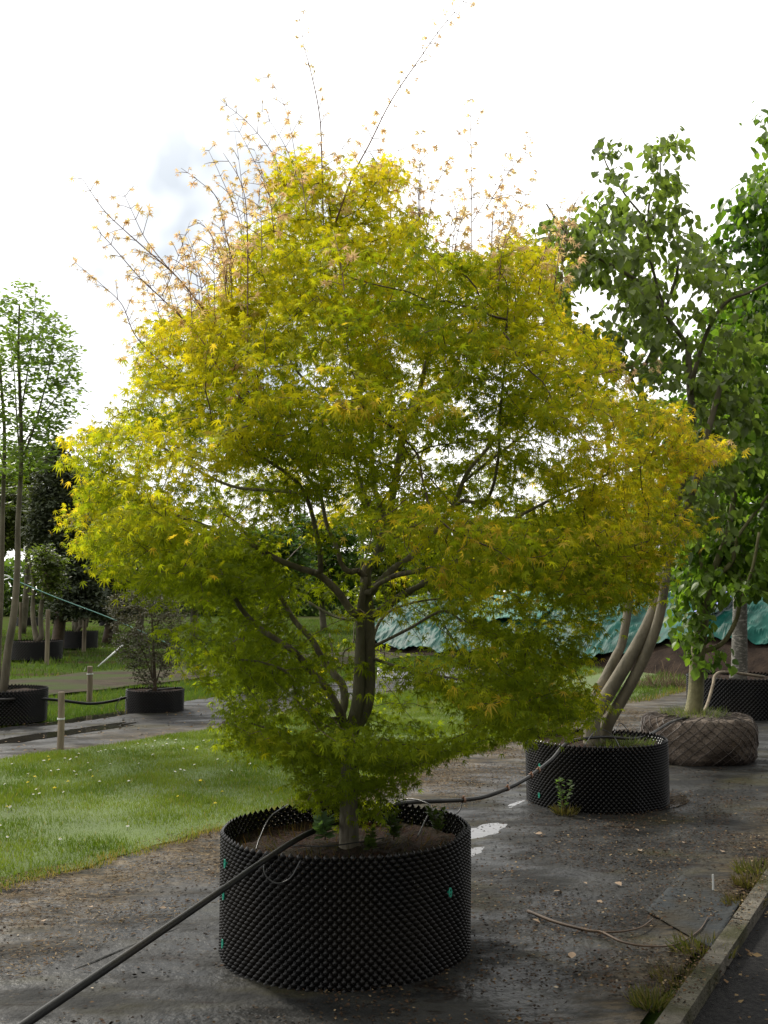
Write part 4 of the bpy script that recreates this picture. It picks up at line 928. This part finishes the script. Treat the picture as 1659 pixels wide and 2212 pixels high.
hose('irrigation_hose', 'pale grey pipe rising against the pot behind the rootball', [A_(1520, 1540, 12.9), A_(1530, 1515, 13.2), A_(1540, 1480, 13.45), A_(1546, 1458, 13.65), A_(1570, 1452, 14.0), A_(1650, 1462, 14.5)], .02, m='wood')
hose('irrigation_hose', 'dark hose sagging past the two timber posts to the shrub pot', [A_(-60, 1508, 13.2), A_(0, 1512, 13.3), A_(60, 1508, 13.7), A_(130, 1513, 14.1), A_(193, 1520, 14.5), A_(240, 1515, 14.9), A_(275, 1506, 15.1), A_(330, 1492, 15.3), A_(392, 1486, 15.6)], .02)
def thin(label, pts, r=.0035, name='drip_tube', m='drip', cat='drip tube', group='thin drip tubes'):
    P = smooth_path(pts, 8); mb = MB(); mb.tube(P, r, 6); return tag(mb.build(name, M[m], smooth=True), label, cat, group)
thin('thin black tube looping down the front wall of the large pot', [A_(578, 1850, 4.46), A_(570, 1876, 4.42), A_(578, 1896, 4.40), A_(600, 1908, 4.38), A_(628, 1896, 4.38), A_(650, 1858, 4.40)])
thin('thin tube arching out of the large pot at its left', [A_(622, 1738, 5.2), A_(585, 1764, 5.0), A_(562, 1808, 4.85), A_(553, 1836, 4.75)])
thin('thin tube rising behind the trunk then bending down into the soil', [A_(830, 1745, 5.45), A_(879, 1726, 5.4), A_(920, 1734, 5.3), A_(929, 1748, 5.25), A_(915, 1780, 5.15), A_(902, 1808, 5.05)])
thin('thin tube lying across the soil in front of the maple trunk', [A_(620, 1826, 4.75), A_(700, 1828, 4.7), A_(770, 1820, 4.75), A_(830, 1810, 4.85)])
thin('thin tube hanging from the hose connector beside the large pot', [A_(1000, 1728, 6.1), A_(992, 1752, 6.05), A_(975, 1765, 6.0)])
thin('thin arched tube over the soil of the second pot', [A_(1262, 1612, 8.0), A_(1280, 1586, 8.1), A_(1300, 1576, 8.2), A_(1325, 1590, 8.2), A_(1342, 1620, 8.1)])
thin('second small arched tube at the back of the second pot', [A_(1326, 1585, 8.6), A_(1340, 1562, 8.7), A_(1358, 1580, 8.7)])
thin('thin tube curving down beside the shrub pot', [A_(262, 1505, 15), A_(250, 1530, 14.9), A_(272, 1545, 14.8), A_(310, 1535, 14.9), A_(330, 1500, 15.1)], .006)

# ------------------------------------------------------------------ posts, stakes, ropes
def post(label, g, h, r, tie=None, name='timber_post'):
    t = empty(name, (g.x, g.y, -.05), label, 'post'); mb = MB()
    mb.tube([g + Vector((0, 0, -.06)), g + Vector((.004, 0, h * .5)), g + Vector((-.004, 0, h - .012)), g + Vector((-.004, 0, h))], [r * 1.03, r, r * .98, r * .9], 14); mb.build('shaft', M['wood'], t, smooth=False)
    if tie:
        mb = MB()
        for k in (0, .012): mb.tube([g + Vector((math.cos(a * .5236) * (r + .004), math.sin(a * .5236) * (r + .004), tie + k)) for a in range(13)], .004, 5, cap=False)
        mb.build('tie', M['white'], t)
    return t
post('round timber post nearest the lawn at the left, a white tie round it', G(130, 1622), .635, .036, .34)
post('second timber post further back with a white tie near its top', G(193, 1513), .55, .045, .42)
post('tall grey stake in front of the distant pot', G(101, 1432), 1.35, .055, name='stake')
post('thin stake standing in front of the pot of several thin trunks', G(181, 1404), 1.3, .06, name='stake')
post('thin pale stake among the slender stems at the left edge', G(42, 1400), 1.5, .05, name='stake')
thin('pale green guy rope slanting down behind the maple at the left', [A_(20, 1248, 21), A_(120, 1290, 20.5), A_(250, 1340, 20), A_(430, 1420, 19)], .010, 'guy_rope', 'rope', 'rope', None)
thin('white cane leaning in the grass left of the twiggy shrub', [G(212, 1440) + Vector((0, 0, .0)), A_(266, 1393, 25)], .022, 'cane', 'white', 'cane', None)
thin('white arrow-shaped wire end at the left edge', [A_(-10, 1238, 18), A_(22, 1247, 18), A_(-10, 1258, 18)], .012, 'wire', 'white', 'wire', None)
lp = G(1541, 1932); mb = MB(); mb.box((lp.x, lp.y, .055), (.012, .003, .11), .4); tag(mb.build('plant_label', M['white']), 'little white label stuck upright in the matting by the kerb', 'plant label')

# ------------------------------------------------------------------ small growth, litter, flowers
def tuft(label, g, r, h, n, cols, seed, name='weed_tuft', group='weed tufts along the kerb', w=.10):
    rg = np.random.default_rng(seed); a = rg.uniform(0, 6.28, n); q = r * np.sqrt(rg.random(n)); P = np.stack([g.x + q * np.cos(a), g.y + q * np.sin(a), np.full(n, g.z)], 1)
    D = np.stack([np.cos(a) * .6, np.sin(a) * .6, np.ones(n)], 1) + rg.normal(0, .35, (n, 3)); D[:, 2] = np.abs(D[:, 2]) + .15; Nn = rg.normal(0, 1, (n, 3)); f = rg.random((n, 1))
    C = np.array(cols[0]) * f + np.array(cols[1]) * (1 - f)
    V, Fq, C = scatter([(-w / 2, 0, 0), (w / 2, 0, 0), (w * .35, .5, .06), (-w * .35, .5, .06), (0, 1, -.06)], [(0, 1, 2), (0, 2, 3), (3, 2, 4)], P, D, Nn, h * rg.uniform(.4, 1.2, n), C)
    return tag(link_mesh(name, np_mesh(name, V, Fq, C), M['grassb']), label, 'weed', group)
GC = [(.05, .07, .015), (.14, .115, .045)]; DC = [(.12, .09, .045), (.055, .055, .018)]
for i, (x, y, r, h, lb) in enumerate([(1640, 1885, .13, .10, 'yellowish weed tuft by the kerb at the right edge'), (1605, 1955, .10, .07, 'low weeds at the kerb just below the plant label'), (1520, 2055, .13, .08, 'brown dried weeds at the corner of the fabric flap'),
                                      (1470, 2120, .11, .07, 'low mossy weeds against the kerb below the fabric flap'), (1410, 2170, .08, .09, 'green grass tuft nearest the bottom along the kerb'), (1620, 1915, .08, .09, 'small green tuft between the kerb and the plant label')]):
    g = G(x, y, .012); tuft(lb, g, r * 1.1, h * .75, 300, GC if i % 2 == 0 else DC, 90 + i)
tuft('ragged weed growing at the foot of the second pot', G(1222, 1758, .01) , .09, .09, 160, DC, 101, group=None)
def herb(label, base, h, n, ls, col, seed, name='weed'):
    rg = np.random.default_rng(seed); t = empty(name, base, label, 'weed'); mb = MB(); P, D = [], []
    for s_ in range(3):
        q = base + Vector((rg.normal(0, .03), rg.normal(0, .03), h * rg.uniform(.6, 1))); mb.tube([base, base.lerp(q, .5) + Vector((.01, 0, 0)), q], [.003, .002, .001], 4)
        for k in range(n):
            f = rg.uniform(.15, 1); p = base.lerp(q, f); a = rg.uniform(0, 6.28); P.append(tuple(p)); D.append((math.cos(a), math.sin(a), rg.uniform(-.1, .7)))
    mb.build('stalk', M['twig'], t); P, D = np.array(P), np.array(D); nn = rg.normal(0, .3, P.shape); nn[:, 2] += 1
    C = np.array(col)[None] * rg.uniform(.7, 1.3, (len(P), 1)); V, Fq, C = scatter(RHOMB[0], RHOMB[1], P, D, nn, ls * rg.uniform(.6, 1.2, len(P)), C)
    link_mesh('leaves', np_mesh('leaves', V, Fq, C), M['leaf'], t)
herb('tall thin pale weed standing against the second pot', G(1214, 1762, .0), .30, 26, .045, (.13, .19, .08), 3)
herb('pale blue-green leafy weed in the large pot left of the trunk', A_(702, 1815, 4.85), .12, 26, .07, (.17, .25, .14), 4)
herb('feathery green weed in the large pot right of the trunk', A_(850, 1815, 4.9), .14, 40, .04, (.07, .11, .025), 5)
herb('second feathery weed near the right rim of the large pot', A_(945, 1800, 5.0), .13, 40, .035, (.07, .10, .025), 6)
herb('feathery weed close in front of the maple trunk', A_(800, 1838, 4.7), .10, 40, .035, (.06, .09, .02), 7)
herb('small weed at the front foot of the large pot', G(615, 2110, .0), .10, 20, .04, (.09, .13, .04), 8)
tuft('green clump on the soil round the stems in the second pot', Vector((P2.x + .18, P2.y - .1, .47)), .26, .07, 500, [(.05, .08, .02), (.12, .14, .06)], 103, name='weed_clump', group=None)
tuft('thin grassy clump growing on top of the rootball', Vector((RB.x - .05, RB.y - .05, .46)), .34, .10, 420, [(.06, .10, .03), (.16, .17, .08)], 104, name='weed_clump', group=None, w=.06)
tuft('thin dry weeds on the soil of the large front pot', Vector((PC.x, PC.y, .46)), .54, .06, 700, [(.04, .05, .012), (.11, .055, .025)], 105, name='weed_clump', group=None, w=.07)
def litter(name, n, ur, vr, size, cols, seed, z=.02, power=1.0, clumpy=.0, thin=1.0):
    rg = np.random.default_rng(seed); u = rg.uniform(ur[0], ur[1], n); f = rg.random(n) ** power; lo = np.array([vr[0](a) for a in u]); hi = np.array([vr[1](a) for a in u]); v = hi + (lo - hi) * f
    k = np.array([noise.noise(Vector((a * 1.6, b * 2.4, seed))) > clumpy - rg.random() * .3 for a, b in zip(u, v)]); u, v = u[k], v[k]; n = len(u)
    P = np.stack([UD.x * u + VD.x * v, UD.y * u + VD.y * v, np.full(n, z)], 1); k = visible(P); P = P[k]; n = len(P); P[:, 2] += rg.uniform(0, .006, n)
    a = rg.uniform(0, 6.28, n); D = np.stack([np.cos(a), np.sin(a), rg.normal(0, .15, n)], 1); nn = rg.normal(0, .3, (n, 3)); nn[:, 2] += 1
    C = np.array(cols)[rg.integers(0, len(cols), n)] * rg.uniform(.7, 1.2, (n, 1))
    V, Fq, C = scatter([(a * thin, b, c) for a, b, c in RHOMB[0]], RHOMB[1], P, D, nn, rg.uniform(*size, n) * (1.5 if thin < 1 else 1), C)
    return tag(link_mesh(name, np_mesh(name, V, Fq, C), M['litter']), kind='stuff')
BR = [(.11, .065, .03), (.17, .12, .06), (.07, .045, .022), (.22, .16, .09)]; DK = [(.02, .014, .01), (.035, .025, .015), (.06, .035, .02)]
litter('straw_litter', 60000, (1.5, 15), (lambda u: vn(u) - 1.25, lambda u: vn(u) + .14), (.008, .026), BR, 1, power=1.6, clumpy=.02, thin=.35)
litter('leaf_litter', 1500, (1, 16), (lambda u: kerb_v + .1, vn), (.008, .024), BR + [(.34, .28, .2)], 2, clumpy=.05)
litter('kerbside_litter', 42000, (1, 9), (lambda u: kerb_v + 1.5, lambda u: kerb_v - .03), (.008, .024), BR + DK * 7, 3, power=2.2, clumpy=-.05)
litter('kerb_top_litter', 1500, (1, 9), (lambda u: kerb_v - .04, lambda u: kerb_v + .05), (.006, .022), BR + DK * 2, 7, z=.056, clumpy=-.05)
litter('mud_crumbs', 20000, (1, 12), (lambda u: kerb_v + .1, lambda u: vn(u) - .5), (.006, .028), DK, 4, clumpy=.10, z=.016)
litter('road_litter', 1500, (1, 9), (lambda u: kerb_v - 1.3, lambda u: kerb_v - .05), (.012, .05), BR[:3], 5, power=1.2, clumpy=-.1, z=.0)
litter('far_leaf_litter', 2600, (4, 20), (vf, vfar2), (.02, .05), BR, 6, clumpy=.08)
# single pale dead leaves lying apart
rg = random.Random(6); proto = None
DL = [(1180, 1802), (1172, 1800), (1385, 1838), (1213, 1925), (1260, 1905), (1290, 1945), (1372, 1790), (1480, 1820), (1560, 1840), (1150, 1985), (1330, 1905), (360, 1960), (190, 1960), (95, 1990), (1235, 2070), (1600, 1770)]
for i, (x, y) in enumerate(DL):
    g = G(x, y, .026)
    if proto is None:
        a = np.zeros((1, 3)); V, Fq, C = scatter(OVATE[0][:9], OVATE[1][:8], a, np.array([[1., 0, .1]]), np.array([[0, 0, 1.]]), np.array([.045]), np.array([[.27, .20, .14]]))
        proto = link_mesh('dead_leaf', np_mesh('dead_leaf', V, Fq, C), M['litter']); o = proto
    else: o = proto.copy(); COL.objects.link(o)
    o.location = g; o.rotation_euler = (rg.uniform(-.3, .3), rg.uniform(-.3, .3), rg.uniform(0, 6.3)); sc = rg.uniform(.7, 1.3); o.scale = (sc, sc, sc)
    tag(o, 'curled pale brown dead leaf lying on the dark matting', 'dead leaf', 'dead leaves on the matting')
# daisies and dandelions on the lawn
def flower(name, m, r, n, mc):
    mb = MB(); vs = [(0, 0, .006)]
    for i in range(n * 2):
        a = math.pi * i / n; q = r if i % 2 == 0 else r * .72; vs.append((q * math.cos(a), q * math.sin(a), 0.0 if i % 2 else .003))
    mb.add(vs, [(0, 1 + i, 1 + (i + 1) % (2 * n)) for i in range(2 * n)]); mb.add([(r * .3 * math.cos(k * 1.047), r * .3 * math.sin(k * 1.047), .008) for k in range(6)] + [(0, 0, .012)], [(k, (k + 1) % 6, 6) for k in range(6)], 1)
    mb.tube([(0, 0, 0), (.002, 0, -.04)], .0012, 4, 2, cap=False)
    return mb.build(name, [m, mc, M['grassb']])
FL = [(26, 1650), (95, 1643), (140, 1638), (152, 1640), (165, 1636), (170, 1628), (212, 1624), (218, 1622), (228, 1620), (245, 1620), (160, 1666), (110, 1665), (195, 1664), (165, 1673), (126, 1663), (298, 1606), (315, 1608), (330, 1612), (335, 1600), (352, 1611), (360, 1607), (378, 1604), (380, 1598), (396, 1617),
      (424, 1618), (362, 1597), (390, 1662), (378, 1667), (398, 1664), (10, 1694), (78, 1705), (85, 1714), (72, 1716), (22, 1743), (238, 1650), (190, 1648), (215, 1688), (278, 1687), (276, 1785), (16, 1808), (130, 1813), (0, 1783), (420, 1652), (470, 1640), (500, 1665), (540, 1650), (1010, 1600), (930, 1560), (950, 1530), (270, 1616), (300, 1649), (330, 1630), (60, 1672), (137, 1711), (440, 1600)]
YL = [(107, 1641), (104, 1634), (75, 1678), (200, 1677), (384, 1720), (15, 1743), (118, 1702), (147, 1688), (433, 1686), (465, 1735), (480, 1710), (60, 1690)]
for pos, nm, m, mc, lb, gp, r in ((FL, 'daisy', M['petal'], M['yellow'], 'tiny white daisy open in the mown lawn', 'daisies in the lawn', .013), (YL, 'dandelion', M['yellow'], M['yellow'], 'small yellow flower in the mown lawn', 'yellow flowers in the lawn', .014)):
    pr = None
    for x, y in pos:
        g = G(x, y, .062)
        if pr is None: pr = flower(nm, m, r, 9, mc); o = pr
        else: o = pr.copy(); COL.objects.link(o)
        o.location = g; o.rotation_euler = (rg.uniform(-.1, .5), rg.uniform(-.4, .4), rg.uniform(0, 6)); sc = rg.uniform(.8, 1.25); o.scale = (sc,) * 3; tag(o, lb, nm, gp)
# fallen forked twig on the matting
t = empty('fallen_branch', G(1290, 2000, .02), 'long forked fallen twig lying on the matting in front of the second pot', 'branch')
mb = MB(); mb.tube(smooth_path([G(x, y, .03) for x, y in ((1140, 1968), (1200, 1992), (1270, 2010), (1300, 2014), (1345, 2035), (1400, 2044), (1460, 2040), (1510, 2010), (1530, 1980))], 5), [.009 - .00016 * i for i in range(41)], 7); mb.build('stem', M['twig'], t, smooth=True)
mb = MB(); mb.tube(smooth_path([G(x, y, .032) for x, y in ((1300, 2014), (1345, 2012), (1385, 2003), (1410, 1985))], 5), [.006 - .0002 * i for i in range(16)], 6); mb.build('side_branch', M['twig'], t, smooth=True)
# square flap of newer fabric by the kerb
mb = MB(); q = [G(1395, 1975, .0), G(1475, 1897, 0), G(1600, 1962, 0), G(1540, 2062, 0)]; nn_ = 16
for i in range(nn_ + 1):
    for j in range(nn_ + 1):
        s_, t_ = i / nn_, j / nn_; p = q[0].lerp(q[3], s_).lerp(q[1].lerp(q[2], s_), t_); p.z = .024 + .006 * fbm((i * .4, j * .3, 1)) + .012 * (s_ > .9) * (s_ - .9) * 10; mb.v.append(tuple(p))
for i in range(nn_):
    for j in range(nn_): a = i * (nn_ + 1) + j; mb.f.append((a, a + nn_ + 1, a + nn_ + 2, a + 1))
mb.mi = [0] * len(mb.f); fl = mb.build('fabric_offcut', mat('newer_fabric', (.02, .024, .026), .8, 9, (.034, .038, .04), bump=.6, spec=.15, col3=(.03, .026, .018)), smooth=True); fl.modifiers.new('t', 'SOLIDIFY').thickness = .006
tag(fl, 'square bluish-grey fabric patch lying on the matting beside the kerb', 'fabric patch')
# long low crease in the matting at the left
mb = MB(); Pc = smooth_path([G(x, y, .0) for x, y in ((42, 2148), (150, 2105), (293, 2046), (380, 2012), (430, 1990))], 6); n = len(Pc)
mb.tube(Pc, [.003 + .018 * math.sin(math.pi * i / (n - 1)) for i in range(n)], 10)
tag(mb.build('matting_fold', M['fabric'], smooth=True), kind='structure')
